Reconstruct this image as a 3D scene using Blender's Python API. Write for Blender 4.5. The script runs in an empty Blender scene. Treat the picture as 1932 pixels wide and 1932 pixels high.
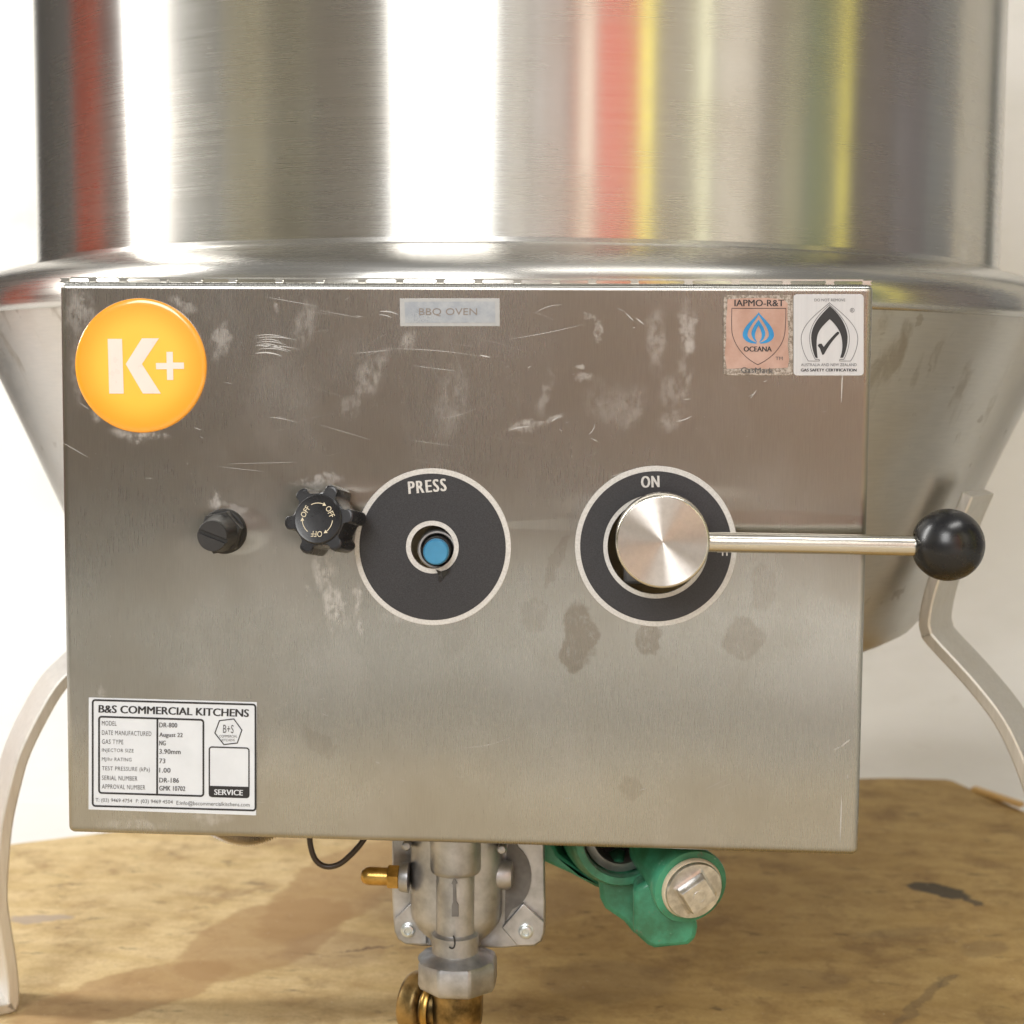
import bpy, bmesh, math, random
from mathutils import Vector, Matrix
random.seed(7)
rad = math.radians
PI = math.pi
scene = bpy.context.scene
COL = scene.collection

# ------------------------------------------------------------------ camera
FPX = 3000.0                                   # focal length in pixels of a 1932 px wide picture
FLOOR = -0.53                                  # board surface below the panel's top edge
CAM = Vector((0.0969, -1.3895, -0.0546 - FLOOR))
yaw, pitch, roll = 0.0723, 0.0833, 0.0079
fw = Vector((-math.sin(yaw) * math.cos(pitch), math.cos(yaw) * math.cos(pitch), -math.sin(pitch)))
rt = Vector((math.cos(yaw), math.sin(yaw), 0))
up = rt.cross(fw)
rx = rt * math.cos(roll) + up * math.sin(roll)
uy = -rt * math.sin(roll) + up * math.cos(roll)
cam_d = bpy.data.cameras.new('camera')
cam_d.sensor_width = 36
cam_d.lens = FPX / 1932 * 36
cam_d.clip_start = 0.02
cam_d.clip_end = 100
cam_d.dof.use_dof = True
cam_d.dof.focus_distance = 0.89
cam_d.dof.aperture_fstop = 11
cam = bpy.data.objects.new('camera', cam_d)
COL.objects.link(cam)
m = Matrix((rx, uy, -fw)).transposed().to_4x4()
m.translation = CAM
cam.matrix_world = m
scene.camera = cam

# ------------------------------------------------------------------ room light
world = bpy.data.worlds.new('World')
scene.world = world
world.use_nodes = True
bg = world.node_tree.nodes['Background']
bg.inputs['Color'].default_value = (1.0, 0.97, 0.92, 1)
bg.inputs['Strength'].default_value = 0.29

def area(name, loc, target, sx, sy, power, color, spread=180):
    d = bpy.data.lights.new(name, 'AREA')
    d.spread = rad(spread)
    d.shape = 'RECTANGLE'
    d.size, d.size_y, d.energy, d.color = sx, sy, power, color
    o = bpy.data.objects.new(name, d)
    COL.objects.link(o)
    o.location = loc
    o.rotation_euler = (Vector(target) - Vector(loc)).to_track_quat('-Z', 'Y').to_euler()
    return o
area('softbox_lamp', (-0.62, -2.95, 1.85), (0, -0.3, 0.5), 1.12, 1.5, 58, (1.0, 0.995, 0.985))
area('side_lamp', (-2.25, -0.22, 1.75), (-0.3, 0.3, 0.25), 0.15, 1.9, 60, (1.0, 0.99, 0.965))
area('locker_fill_lamp', (1.2, -1.6, 3.5), (2.5, -3.2, 0.6), 2.0, 1.4, 200, (1.0, 0.985, 0.95), 130)  # unseen lamp added to light the mirrored lockers and floor
area('locker_fill_lamp', (-0.9, -2.2, 3.5), (-2.3, -3.2, 0.8), 2.0, 1.4, 50, (1.0, 0.985, 0.95), 115)  # second unseen lamp, added for the lockers on the left

vs = scene.view_settings
vs.view_transform = 'Standard'
vs.look = 'None'
vs.exposure = 0
vs.gamma = 1
vs.use_curve_mapping = False

# ------------------------------------------------------------------ pixel helpers
PY = -0.4846                                    # plane of the panel's front

def ray(x, y):
    return rx * ((x - 966) / FPX) + uy * ((966 - y) / FPX) + fw

def T(x, y, Y=PY):
    d = ray(x, y)
    return CAM + d * ((Y - CAM.y) / d.y)

def G(x, y, Z=0.0):
    d = ray(x, y)
    return CAM + d * ((Z - CAM.z) / d.z)

def zoomf(ox, oy, s):
    return lambda x, y: ((ox + x / s) / 1.43271, (oy + y / s) / 1.43271)

# ------------------------------------------------------------------ mesh helpers
class MB:
    def __init__(self):
        self.v, self.f = [], []

    def add(self, vs, fs):
        n = len(self.v)
        self.v += [tuple(p) for p in vs]
        self.f += [tuple(i + n for i in f) for f in fs]
        return self

    def loops(self, loops, cap0=True, cap1=True, closed=True):
        n = len(loops[0])
        vs = [p for l in loops for p in l]
        fs = []
        for k in range(len(loops) - 1):
            for i in range(n if closed else n - 1):
                j = (i + 1) % n
                fs.append((k * n + i, k * n + j, (k + 1) * n + j, (k + 1) * n + i))
        if cap0:
            fs.append(tuple(range(n - 1, -1, -1)))
        if cap1:
            fs.append(tuple((len(loops) - 1) * n + i for i in range(n)))
        return self.add(vs, fs)

    def lathe(self, prof, M=Matrix(), seg=48, cap0=True, cap1=True, sq=(1, 1), a0=0.0):
        L = []
        for r, h in prof:
            L.append([M @ Vector((r * sq[0] * math.cos(a0 + 2 * PI * i / seg), r * sq[1] * math.sin(a0 + 2 * PI * i / seg), h)) for i in range(seg)])
        return self.loops(L, cap0, cap1)

    def loft(self, poly, prof, M=Matrix()):
        return self.loops([[M @ Vector((x * s, y * s, h)) for x, y in poly] for s, h in prof])

    def tube(self, pts, r, seg=10, caps=True):
        L = []
        pts = [Vector(p) for p in pts]
        prev = None
        for i, p in enumerate(pts):
            d = (pts[min(i + 1, len(pts) - 1)] - pts[max(i - 1, 0)]).normalized()
            if prev is None:
                a = d.cross(Vector((0.3, 0.5, 0.81))).normalized()
            else:
                a = (prev - d * prev.dot(d)).normalized()
            prev = a
            b = d.cross(a)
            rr = r[i] if isinstance(r, (list, tuple)) else r
            L.append([p + a * (rr * math.cos(2 * PI * k / seg)) + b * (rr * math.sin(2 * PI * k / seg)) for k in range(seg)])
        return self.loops(L, caps, caps)

    def build(self, name, mat, parent=None, smooth=35, kind=None, bevel=0, bseg=2):
        me = bpy.data.meshes.new(name)
        me.from_pydata(self.v, [], self.f)
        bm = bmesh.new()
        bm.from_mesh(me)
        bmesh.ops.recalc_face_normals(bm, faces=bm.faces)
        bm.to_mesh(me)
        bm.free()
        return link(name, me, mat, parent, smooth, kind, bevel, bseg)

def link(name, me, mat, parent=None, smooth=35, kind=None, bevel=0, bseg=2):
    o = bpy.data.objects.new(name, me)
    COL.objects.link(o)
    if mat:
        me.materials.append(mat)
    if parent:
        o.parent = parent
    if kind:
        o['kind'] = kind
    if bevel:
        b = o.modifiers.new('bevel', 'BEVEL')
        b.width, b.segments, b.limit_method, b.angle_limit = bevel, bseg, 'ANGLE', rad(40)
    if smooth:
        me.shade_smooth()
        me.set_sharp_from_angle(angle=rad(smooth))
    return o

def empty(name, label, cat, loc=(0, 0, 0), group=None):
    o = bpy.data.objects.new(name, None)
    COL.objects.link(o)
    o.location = loc
    o['label'], o['category'] = label, cat
    if group:
        o['group'] = group
    return o

def box_mb(mb, c, s, M=Matrix()):
    x, y, z = s[0] / 2, s[1] / 2, s[2] / 2
    vs = [M @ (Vector(c) + Vector((a * x, b * y, d * z))) for d in (-1, 1) for a, b in ((-1, -1), (1, -1), (1, 1), (-1, 1))]
    return mb.add(vs, [(3, 2, 1, 0), (4, 5, 6, 7), (0, 1, 5, 4), (1, 2, 6, 5), (2, 3, 7, 6), (3, 0, 4, 7)])

def fill2d(loops):
    """triangulated flat shape from closed loops (even-odd holes) -> verts2d, faces"""
    c = bpy.data.curves.new('tmp', 'CURVE')
    c.dimensions = '2D'
    c.fill_mode = 'BOTH'
    for l in loops:
        s = c.splines.new('POLY')
        s.points.add(len(l) - 1)
        for p, q in zip(s.points, l):
            p.co = (q[0], q[1], 0, 1)
        s.use_cyclic_u = True
    o = bpy.data.objects.new('tmp', c)
    me = bpy.data.meshes.new_from_object(o)
    vs = [(v.co.x, v.co.y) for v in me.vertices]
    fs = [tuple(p.vertices) for p in me.polygons]
    bpy.data.objects.remove(o)
    bpy.data.meshes.remove(me)
    bpy.data.curves.remove(c)
    return vs, fs

_tc = {}
def text2d(body, bold=0.0, spacing=1.0):
    """glyph mesh normalised to the unit square (x right, y up); also returns width/height ratio"""
    k = (body, bold, spacing)
    if k in _tc:
        return _tc[k]
    c = bpy.data.curves.new('tmp', 'FONT')
    c.body = body
    c.offset = bold
    c.space_character = spacing
    c.resolution_u = 3
    o = bpy.data.objects.new('tmp', c)
    me = bpy.data.meshes.new_from_object(o)
    vs = [(v.co.x, v.co.y) for v in me.vertices]
    fs = [tuple(p.vertices) for p in me.polygons]
    bpy.data.objects.remove(o)
    bpy.data.meshes.remove(me)
    bpy.data.curves.remove(c)
    x0, x1 = min(v[0] for v in vs), max(v[0] for v in vs)
    y0, y1 = min(v[1] for v in vs), max(v[1] for v in vs)
    r = ([((x - x0) / (x1 - x0), (y - y0) / (y1 - y0)) for x, y in vs], fs, (x1 - x0) / (y1 - y0))
    _tc[k] = r
    return r

def put_text(mb, body, tl, tr, h, Z, Y, bold=0.0, spacing=1.0):
    """text whose box has top-left tl, top-right tr and height h, in zoom-frame pixels, on plane y=Y"""
    vs, fs, _ = text2d(body, 0.0, spacing)
    reps = 1 if bold < 0.003 else 3
    ex = Vector((tr[0] - tl[0], tr[1] - tl[1]))
    ey = Vector((-ex.y, ex.x)).normalized() * h
    ux = ex.normalized()
    for k in range(reps):
        sh = ux * ((k - (reps - 1) / 2) * bold * h)
        mb.add([T(*Z(*(Vector(tl) + sh + ex * a + ey * (1 - b))), Y - 0.00001 * k) for a, b in vs], fs)

def put_shape(mb, loops, Z, Y):
    vs, fs = fill2d([[(x, -y) for x, y in l] for l in loops])
    mb.add([T(*Z(x, -y), Y) for x, y in vs], fs)

def stroke(pts, w, closed=False):
    """outline of a polyline of width w as fill loops"""
    P = [Vector(p) for p in pts]
    n = len(P)
    A, B = [], []
    for i in range(n):
        if closed:
            d0, d1 = (P[i] - P[i - 1]).normalized(), (P[(i + 1) % n] - P[i]).normalized()
        else:
            d0 = (P[i] - P[max(i - 1, 0)]).normalized() if i else (P[1] - P[0]).normalized()
            d1 = (P[min(i + 1, n - 1)] - P[i]).normalized() if i < n - 1 else d0
        t = (d0 + d1).normalized()
        nn = Vector((-t.y, t.x)) / max(0.5, t.dot(d0))
        A.append(P[i] + nn * w / 2)
        B.append(P[i] - nn * w / 2)
    return [A, B] if closed else [A + B[::-1]]

def rrect(x0, y0, x1, y1, r, n=5):
    out = []
    for cx, cy, a in ((x1 - r, y1 - r, 0), (x0 + r, y1 - r, 90), (x0 + r, y0 + r, 180), (x1 - r, y0 + r, 270)):
        for i in range(n + 1):
            t = rad(a + 90 * i / n)
            out.append((cx + r * math.cos(t), cy + r * math.sin(t)))
    return out

def arc(cx, cy, rx_, ry_, a0, a1, n=16):
    return [(cx + rx_ * math.cos(rad(a0 + (a1 - a0) * i / n)), cy + ry_ * math.sin(rad(a0 + (a1 - a0) * i / n))) for i in range(n + 1)]

def bez(*p, n=14):
    """chain of cubic beziers: p0, c1, c2, p1, c1, c2, p2 ..."""
    out = [p[0]]
    for k in range(0, len(p) - 3, 3):
        a, b, c, d = p[k:k + 4]
        for i in range(1, n + 1):
            t = i / n
            u = 1 - t
            out.append(tuple(u ** 3 * a[j] + 3 * u * u * t * b[j] + 3 * u * t * t * c[j] + t ** 3 * d[j] for j in (0, 1)))
    return out

def plate(pts, yb, yf, name, mat, parent, bevel=0.0, smooth=30):
    """prism from a pixel outline (1932 px frame) taken on plane yf, running back to yb"""
    q = [T(x, y, yf) for x, y in pts]
    mb = MB()
    mb.loops([[Vector((p.x, yb, p.z)) for p in q], [Vector((p.x, yf, p.z)) for p in q]])
    return mb.build(name, mat, parent, smooth, bevel=bevel)

def outM(c, d=(0, -1, 0)):
    """frame at c whose local z points along d, local y as far up as it can"""
    z = Vector(d).normalized()
    x = Vector((0, 0, 1)).cross(z).normalized()
    y = z.cross(x)
    M_ = Matrix((x, y, z)).transposed().to_4x4()
    M_.translation = Vector(c)
    return M_

def axisM(c, d, upv=(0, 0, 1)):
    z = Vector(d).normalized()
    x = Vector(upv).cross(z)
    if x.length < 1e-4:
        x = Vector((1, 0, 0))
    x.normalize()
    M_ = Matrix((x, z.cross(x), z)).transposed().to_4x4()
    M_.translation = Vector(c)
    return M_

# ------------------------------------------------------------------ materials
class NT:
    def __init__(self, name):
        self.mat = bpy.data.materials.new(name)
        self.mat.use_nodes = True
        self.t = self.mat.node_tree
        self.n = self.t.nodes
        self.p = self.n['Principled BSDF']
        self.o = self.n['Material Output']
        self._c = None

    def new(self, typ, **kw):
        n = self.n.new(typ)
        for k, v in kw.items():
            setattr(n, k, v)
        return n

    def l(self, a, b):
        self.t.links.new(a, b)

    def coord(self):
        if not self._c:
            self._c = self.new('ShaderNodeTexCoord').outputs['Object']
        return self._c

    def set(self, sock, v):
        if hasattr(v, 'is_linked'):
            self.l(v, sock)
        else:
            sock.default_value = v

    def math(self, op, a, b=0.0, c=None, clamp=False):
        n = self.new('ShaderNodeMath', operation=op, use_clamp=clamp)
        self.set(n.inputs[0], a)
        self.set(n.inputs[1], b)
        if c is not None:
            self.set(n.inputs[2], c)
        return n.outputs[0]

    def mapping(self, v, scale=(1, 1, 1), loc=(0, 0, 0), rot=(0, 0, 0), typ='POINT'):
        n = self.new('ShaderNodeMapping', vector_type=typ)
        self.l(v, n.inputs['Vector'])
        n.inputs['Scale'].default_value = scale
        n.inputs['Location'].default_value = loc
        n.inputs['Rotation'].default_value = rot
        return n.outputs[0]

    def noise(self, v, scale=5.0, detail=4.0, rough=0.55, dist=0.0, color=False):
        n = self.new('ShaderNodeTexNoise')
        self.l(v, n.inputs['Vector'])
        n.inputs['Scale'].default_value = scale
        n.inputs['Detail'].default_value = detail
        n.inputs['Roughness'].default_value = rough
        n.inputs['Distortion'].default_value = dist
        return n.outputs['Color' if color else 'Fac']

    def rng(self, v, a, b, c=0.0, d=1.0, smooth=True):
        n = self.new('ShaderNodeMapRange', interpolation_type='SMOOTHSTEP' if smooth else 'LINEAR')
        self.set(n.inputs['Value'], v)
        n.inputs['From Min'].default_value, n.inputs['From Max'].default_value = a, b
        n.inputs['To Min'].default_value, n.inputs['To Max'].default_value = c, d
        return n.outputs[0]

    def mix(self, f, a, b, blend='MIX'):
        n = self.new('ShaderNodeMix', data_type='RGBA', blend_type=blend)
        self.set(n.inputs[0], f)
        for s, v in ((n.inputs[6], a), (n.inputs[7], b)):
            if hasattr(v, 'is_linked'):
                self.l(v, s)
            else:
                s.default_value = (*v, 1) if len(v) == 3 else v
        return n.outputs[2]

    def warp(self, v, scale, amt):
        c = self.noise(v, scale, 3, 0.6, color=True)
        s = self.new('ShaderNodeVectorMath', operation='SUBTRACT')
        self.l(c, s.inputs[0])
        s.inputs[1].default_value = (0.5, 0.5, 0.5)
        k = self.new('ShaderNodeVectorMath', operation='SCALE')
        self.l(s.outputs[0], k.inputs[0])
        k.inputs['Scale'].default_value = amt
        a = self.new('ShaderNodeVectorMath', operation='ADD')
        self.l(v, a.inputs[0])
        self.l(k.outputs[0], a.inputs[1])
        return a.outputs[0]

    def blob(self, v, c, r, rot=(0, 0, 0), soft=0.45):
        q = self.mapping(v, scale=r, loc=c, rot=rot, typ='TEXTURE')
        n = self.new('ShaderNodeVectorMath', operation='LENGTH')
        self.l(q, n.inputs[0])
        return self.rng(n.outputs['Value'], 1.0, soft, 0, 1)

    def bump(self, h, strength=0.2, dist=0.001, normal=None):
        n = self.new('ShaderNodeBump')
        n.inputs['Strength'].default_value = strength
        n.inputs['Distance'].default_value = dist
        self.l(h, n.inputs['Height'])
        if normal:
            self.l(normal, n.inputs['Normal'])
        return n.outputs[0]

    def base(self, **kw):
        for k, v in kw.items():
            s = self.p.inputs[{'color': 'Base Color', 'rough': 'Roughness', 'metal': 'Metallic', 'aniso': 'Anisotropic', 'arot': 'Anisotropic Rotation',
                               'normal': 'Normal', 'tangent': 'Tangent', 'coat': 'Coat Weight', 'crough': 'Coat Roughness', 'spec': 'Specular IOR Level'}[k]]
            if hasattr(v, 'is_linked'):
                self.l(v, s)
            elif k == 'color':
                s.default_value = (*v, 1)
            else:
                s.default_value = v
        return self

def simple(name, color, rough=0.5, metal=0.0, coat=0.0, var=0.12, nscale=60, bump=0.0, spec=0.5):
    N = NT(name)
    f = N.noise(N.coord(), nscale, 5, 0.6)
    c = N.mix(N.rng(f, 0.3, 0.7), tuple(x * (1 - var) for x in color), tuple(min(1, x * (1 + var)) for x in color))
    N.base(color=c, metal=metal, coat=coat, spec=spec, rough=N.rng(f, 0.2, 0.8, max(0.02, rough * 0.82), min(1, rough * 1.2)))
    if bump:
        N.base(normal=N.bump(N.noise(N.coord(), nscale * 3, 4), bump, 0.001))
    return N.mat

def steel_common(N, grain_scale, col, rough, aniso, tangent, rvar=0.06, wav=None, arot=0.0, gc=0.06, gb=0.03):
    v = N.coord()
    g = N.noise(N.mapping(v, grain_scale), 1.0, 3, 0.65)
    big = N.noise(v, 9, 4, 0.6)
    c = N.mix(N.rng(g, 0.25, 0.75), tuple(x * (1 - gc) for x in col), tuple(min(1, x * (1 + gc)) for x in col))
    c = N.mix(N.rng(big, 0.35, 0.7), c, N.mix(1.0, c, (0.93, 0.9, 0.86), 'MULTIPLY'))
    r = N.math('ADD', N.rng(g, 0.2, 0.8, -rvar, rvar), N.rng(big, 0.3, 0.7, rough - 0.02, rough + 0.03))
    N.base(color=c, metal=1.0, rough=r, aniso=aniso, arot=arot)
    if tangent == 'RADZ' or tangent == 'RADY':
        t = N.new('ShaderNodeTangent', direction_type='RADIAL', axis=tangent[-1])
        N.base(tangent=t.outputs[0])
    elif tangent:
        t = N.new('ShaderNodeCombineXYZ')
        for i in range(3):
            t.inputs[i].default_value = tangent[i]
        N.base(tangent=t.outputs[0])
    h = N.bump(g, gb, 0.0002)
    if wav:
        h = N.bump(N.noise(v, wav[0], 2, 0.4), wav[1], wav[2], h)
    N.base(normal=h)
    return c, r

# drum: brushed round the circumference
N = NT('steel_drum')
steel_common(N, (9, 9, 1500), (0.64, 0.63, 0.60), 0.26, 1.0, 'RADZ', 0.02, arot=0.25, gc=0.03, gb=0.012)
M_DRUM = N.mat
# bowl: dull brushed sheet with brown runs and drips under the collar
N = NT('steel_bowl')
c, r = steel_common(N, (50, 50, 900), (0.60, 0.58, 0.54), 0.36, 0.6, 'RADZ', arot=0.25)
v = N.warp(N.coord(), 25, 0.02)
runs = N.noise(N.mapping(v, (38, 38, 5)), 1.0, 5, 0.6)
sp = N.noise(v, 70, 3, 0.5)
zz = N.new('ShaderNodeSeparateXYZ')
N.l(N.coord(), zz.inputs[0])
hi = N.rng(zz.outputs['Z'], 0.38, 0.53)
msk = N.math('MULTIPLY', N.rng(runs, 0.56, 0.72), hi)
msk = N.math('MAXIMUM', msk, N.math('MULTIPLY', N.rng(sp, 0.68, 0.74), 0.6))
d = N.new('ShaderNodeBsdfDiffuse')
d.inputs['Color'].default_value = (0.16, 0.12, 0.07, 1)
ms = N.new('ShaderNodeMixShader')
N.l(N.math('MULTIPLY', msk, 0.55), ms.inputs[0])
N.l(N.p.outputs[0], ms.inputs[1])
N.l(d.outputs[0], ms.inputs[2])
N.l(ms.outputs[0], N.o.inputs['Surface'])
M_BOWL = N.mat
# collar
N = NT('steel_collar')
steel_common(N, (12, 12, 700), (0.60, 0.59, 0.56), 0.26, 0.75, 'RADZ', 0.03, None, 0.25, 0.03, 0.012)
M_COLLAR = N.mat
# flat bar legs
N = NT('steel_leg')
steel_common(N, (500, 500, 30), (0.76, 0.75, 0.72), 0.55, 0.2, (0, 0, 1), 0.05)
M_LEG = N.mat
N = NT('steel_rod')
steel_common(N, (20, 900, 900), (0.68, 0.66, 0.6), 0.22, 0.4, (1, 0, 0), 0.05)
M_ROD = N.mat
# lathe-turned lever hub face: rings round its centre
N = NT('steel_turned')
steel_common(N, (300, 300, 300), (0.66, 0.63, 0.61), 0.33, 1.0, 'RADY', 0.04, arot=0.25)
M_TURNED = N.mat

# panel sheet: vertical brushing, smears, residue, damp finger marks
N = NT('steel_panel')
c, r = steel_common(N, (2600, 4, 70), (0.42, 0.415, 0.39), 0.28, 1.0, (1, 0, 0), 0.03, (7, 0.10, 0.012))
v = N.coord()
w = N.warp(N.warp(v, 60, 0.012), 300, 0.004)
nb = N.p.inputs['Normal'].links[0].from_socket
for (x, y, a, b, hgt) in ((668, 950, 95, 60, 0.0011), (445, 1000, 75, 50, 0.0009), (816, 1034, 75, 75, -0.0006), (1450, 1000, 240, 40, 0.0004)):   # the sheet is pulled out of flat round the fittings
    p = T(x, y)
    bl = N.blob(v, (p.x, PY, p.z), (a * 0.0003025, 9, b * 0.0003025), soft=0.0)
    nb = N.bump(N.math('MULTIPLY', bl, hgt), 1.0, 1.0, nb)
N.base(normal=nb)
RES = [  # px, py, rx, ry, rot, strength: whitish residue
    (150, 590, 40, 60, 0, .5), (262, 820, 70, 16, 4, .9), (190, 778, 26, 26, 0, .8), (417, 640, 22, 50, 25, .55), (345, 575, 40, 14, 30, .5), (145, 700, 14, 90, 0, .4),
    (405, 945, 14, 26, 8, .9), (440, 958, 40, 10, 20, .5), (600, 905, 62, 17, -6, .8), (612, 1075, 34, 48, 0, .9), (628, 1135, 26, 60, 0, .9), (672, 1130, 10, 44, 4, .8),
    (578, 1108, 18, 16, 0, .7), (640, 1180, 30, 26, 0, .4), (750, 1165, 60, 18, 0, .3), (680, 1180, 8, 26, 0, .5),
    (1296, 630, 22, 70, 0, .75), (1285, 720, 24, 60, 8, .35), (1240, 640, 24, 80, 0, .4), (1262, 740, 22, 40, 0, .3), (1110, 600, 20, 10, 0, .6), (1130, 625, 10, 26, 8, .7),
    (1095, 690, 14, 8, 0, .7), (1102, 715, 24, 14, 0, .6), (1150, 760, 60, 50, 30, .25), (1030, 740, 16, 60, 10, .35), (1000, 805, 60, 10, -8, .7), (1045, 790, 30, 8, -25, .7),
    (770, 645, 22, 36, 20, .5), (700, 705, 34, 70, 28, .45), (660, 770, 30, 34, 0, .35), (850, 760, 40, 90, 10, .25), (1190, 770, 30, 60, 20, .3), (1270, 790, 40, 24, -30, .4),
    (575, 610, 30, 60, 20, .35), (520, 580, 8, 14, 0, .8), (400, 1545, 60, 16, 0, .5), (250, 1555, 90, 14, 0, .35), (190, 1300, 8, 18, 0, .6), (1590, 1480, 5, 80, 0, .0)]
mk = None
for (x, y, a, b, ro, s) in RES:
    if s <= 0:
        continue
    p = T(x, y)
    k = 0.0003025
    bl = N.math('MULTIPLY', N.blob(w, (p.x, PY, p.z), (a * k, 9, b * k), (0, rad(ro), 0), 0.35), s)
    mk = bl if mk is None else N.math('MAXIMUM', mk, bl)
tex = N.noise(N.mapping(v, (260, 1, 160)), 1.0, 6, 0.7)
mk = N.math('MULTIPLY', mk, N.rng(tex, 0.36, 0.62), clamp=True)
hz = N.math('MULTIPLY', N.rng(N.noise(N.mapping(w, (14, 1, 9)), 1.0, 5, 0.6), 0.48, 0.75), 0.16)
mk = N.math('MAXIMUM', mk, hz)
DAMP = [(1095, 1195, 38, 66, -6, 1), (1080, 1235, 30, 36, 0, 1), (1225, 1205, 28, 34, 0, .9), (1405, 1208, 44, 44, 0, .6), (1050, 1060, 14, 60, 20, .45), (1010, 1160, 26, 40, 0, .35),
        (1440, 1110, 26, 50, 0, .35), (1190, 1490, 26, 26, 0, .4), (600, 1400, 46, 20, 40, .35), (470, 1400, 40, 70, 0, .2), (860, 1180, 30, 60, 0, .2)]
dk = None
for (x, y, a, b, ro, s) in DAMP:
    p = T(x, y)
    k = 0.0003025
    bl = N.math('MULTIPLY', N.blob(w, (p.x, PY, p.z), (a * k, 9, b * k), (0, rad(ro), 0), 0.8), s)
    dk = bl if dk is None else N.math('MAXIMUM', dk, bl)
dk = N.math('MULTIPLY', dk, N.rng(tex, 0.25, 0.5))
c2 = N.mix(N.math('MULTIPLY', dk, 0.6), c, (0.23, 0.195, 0.155))
N.base(color=c2)
d = N.new('ShaderNodeBsdfDiffuse')
d.inputs['Color'].default_value = (0.72, 0.70, 0.68, 1)
ms = N.new('ShaderNodeMixShader')
N.l(N.math('MULTIPLY', mk, 0.5), ms.inputs[0])
N.l(N.p.outputs[0], ms.inputs[1])
N.l(d.outputs[0], ms.inputs[2])
N.l(ms.outputs[0], N.o.inputs['Surface'])
M_PANEL = N.mat

M_BLACK = simple('black_plastic', (0.014, 0.014, 0.016), 0.28, var=0.2, bump=0.02)
M_BLACKMATT = simple('black_matt_plastic', (0.022, 0.021, 0.02), 0.45, var=0.2)
M_CAPFACE = simple('worn_black_plastic', (0.026, 0.025, 0.025), 0.5)
M_BALL = simple('black_ball', (0.008, 0.008, 0.009), 0.27, var=0.2, nscale=90)
M_CREAM = simple('cream_print', (0.7, 0.62, 0.45), 0.5)
M_INK = simple('black_ink', (0.02, 0.02, 0.022), 0.5)
M_INKGREY = simple('worn_grey_ink', (0.085, 0.085, 0.09), 0.6)
M_INKFAINT = simple('faint_ink', (0.235, 0.20, 0.175), 0.6)
M_PALE = simple('silver_print', (0.60, 0.59, 0.57), 0.45, var=0.1, nscale=900)
M_DIAL = simple('charcoal_dial', (0.030, 0.030, 0.034), 0.38, var=0.35, nscale=1500)
M_LABEL = simple('white_label', (0.70, 0.745, 0.80), 0.4, var=0.03)
M_BLUEINK = simple('blue_ink', (0.02, 0.24, 0.52), 0.4)
M_BUTTON = simple('blue_button', (0.05, 0.24, 0.43), 0.35)
M_BRASS = simple('brass', (0.50, 0.31, 0.09), 0.33, 1.0, var=0.35, nscale=70, bump=0.05)
M_BRASSD = simple('tarnished_brass', (0.27, 0.18, 0.07), 0.40, 0.9, var=0.8, nscale=42, bump=0.2)
M_CAST = simple('cast_aluminium', (0.43, 0.43, 0.435), 0.40, 0.85, var=0.32, nscale=38, bump=0.16)
M_CASTD = simple('dark_aluminium', (0.17, 0.165, 0.16), 0.6, 0.6, var=0.3, nscale=60)
M_ZINC = simple('zinc_screw', (0.62, 0.66, 0.66), 0.3, 0.8)
M_PLUG = simple('plug_steel', (0.66, 0.655, 0.64), 0.34, 0.95, var=0.3, nscale=90, bump=0.08)
N = NT('green_paint')
f = N.noise(N.coord(), 26, 6, 0.65)
g = N.noise(N.coord(), 120, 5, 0.7)
col = N.mix(N.rng(f, 0.35, 0.65), (0.035, 0.15, 0.075), (0.06, 0.33, 0.20))
col = N.mix(N.math('MULTIPLY', N.rng(g, 0.62, 0.68), 0.7), col, (0.16, 0.13, 0.10))
col = N.mix(N.math('MULTIPLY', N.rng(g, 0.36, 0.32), 0.5), col, (0.25, 0.42, 0.32))
N.base(color=col, rough=N.rng(f, 0.3, 0.7, 0.45, 0.28), normal=N.bump(N.noise(N.coord(), 90, 5, 0.6), 0.12, 0.001))
M_GREEN = N.mat
M_SEAL = simple('sealant', (0.66, 0.58, 0.44), 0.6, bump=0.1)
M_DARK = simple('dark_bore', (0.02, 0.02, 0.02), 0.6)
M_WIRE = simple('brown_wire', (0.035, 0.022, 0.013), 0.35)
M_HOSE = simple('hose_metal', (0.6, 0.56, 0.5), 0.3, 1.0)
M_SCRATCH = simple('bright_scratch', (0.50, 0.49, 0.475), 0.4, 0.3)
M_FOIL = None
N = NT('copper_foil_label')
f = N.noise(N.coord(), 60, 5, 0.6)
N.base(color=N.mix(N.rng(f, 0.3, 0.7), (0.43, 0.265, 0.205), (0.53, 0.36, 0.30)), metal=0.25, rough=0.32)
M_FOIL = N.mat
N = NT('peeled_foil_edge')
f = N.noise(N.coord(), 700, 5, 0.7)
N.base(color=N.mix(N.rng(f, 0.4, 0.6), (0.20, 0.165, 0.13), (0.46, 0.41, 0.36)), metal=0.3, rough=0.4)
M_FOILEDGE = N.mat
N = NT('silver_label')
f = N.noise(N.mapping(N.coord(), (900, 1, 12)), 1.0, 3)
N.base(color=N.mix(f, (0.50, 0.51, 0.53), (0.62, 0.63, 0.64)), metal=0.25, rough=0.35)
M_SILVER = N.mat
N = NT('faded_nameplate')
f = N.noise(N.coord(), 150, 5, 0.65)
g = N.noise(N.coord(), 1500, 4, 0.7)
pc = T(856, 584)
col = N.mix(N.rng(f, 0.35, 0.7), (0.30, 0.325, 0.36), (0.38, 0.40, 0.42))
wear = N.math('MULTIPLY', N.blob(N.coord(), (T(795, 600).x, PY, T(795, 600).z), (0.012, 9, 0.009), soft=0.2), N.rng(g, 0.55, 0.62))
col = N.mix(wear, col, (0.10, 0.12, 0.14))
N.base(color=col, metal=0.2, rough=0.4)
M_NAME = N.mat
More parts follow.
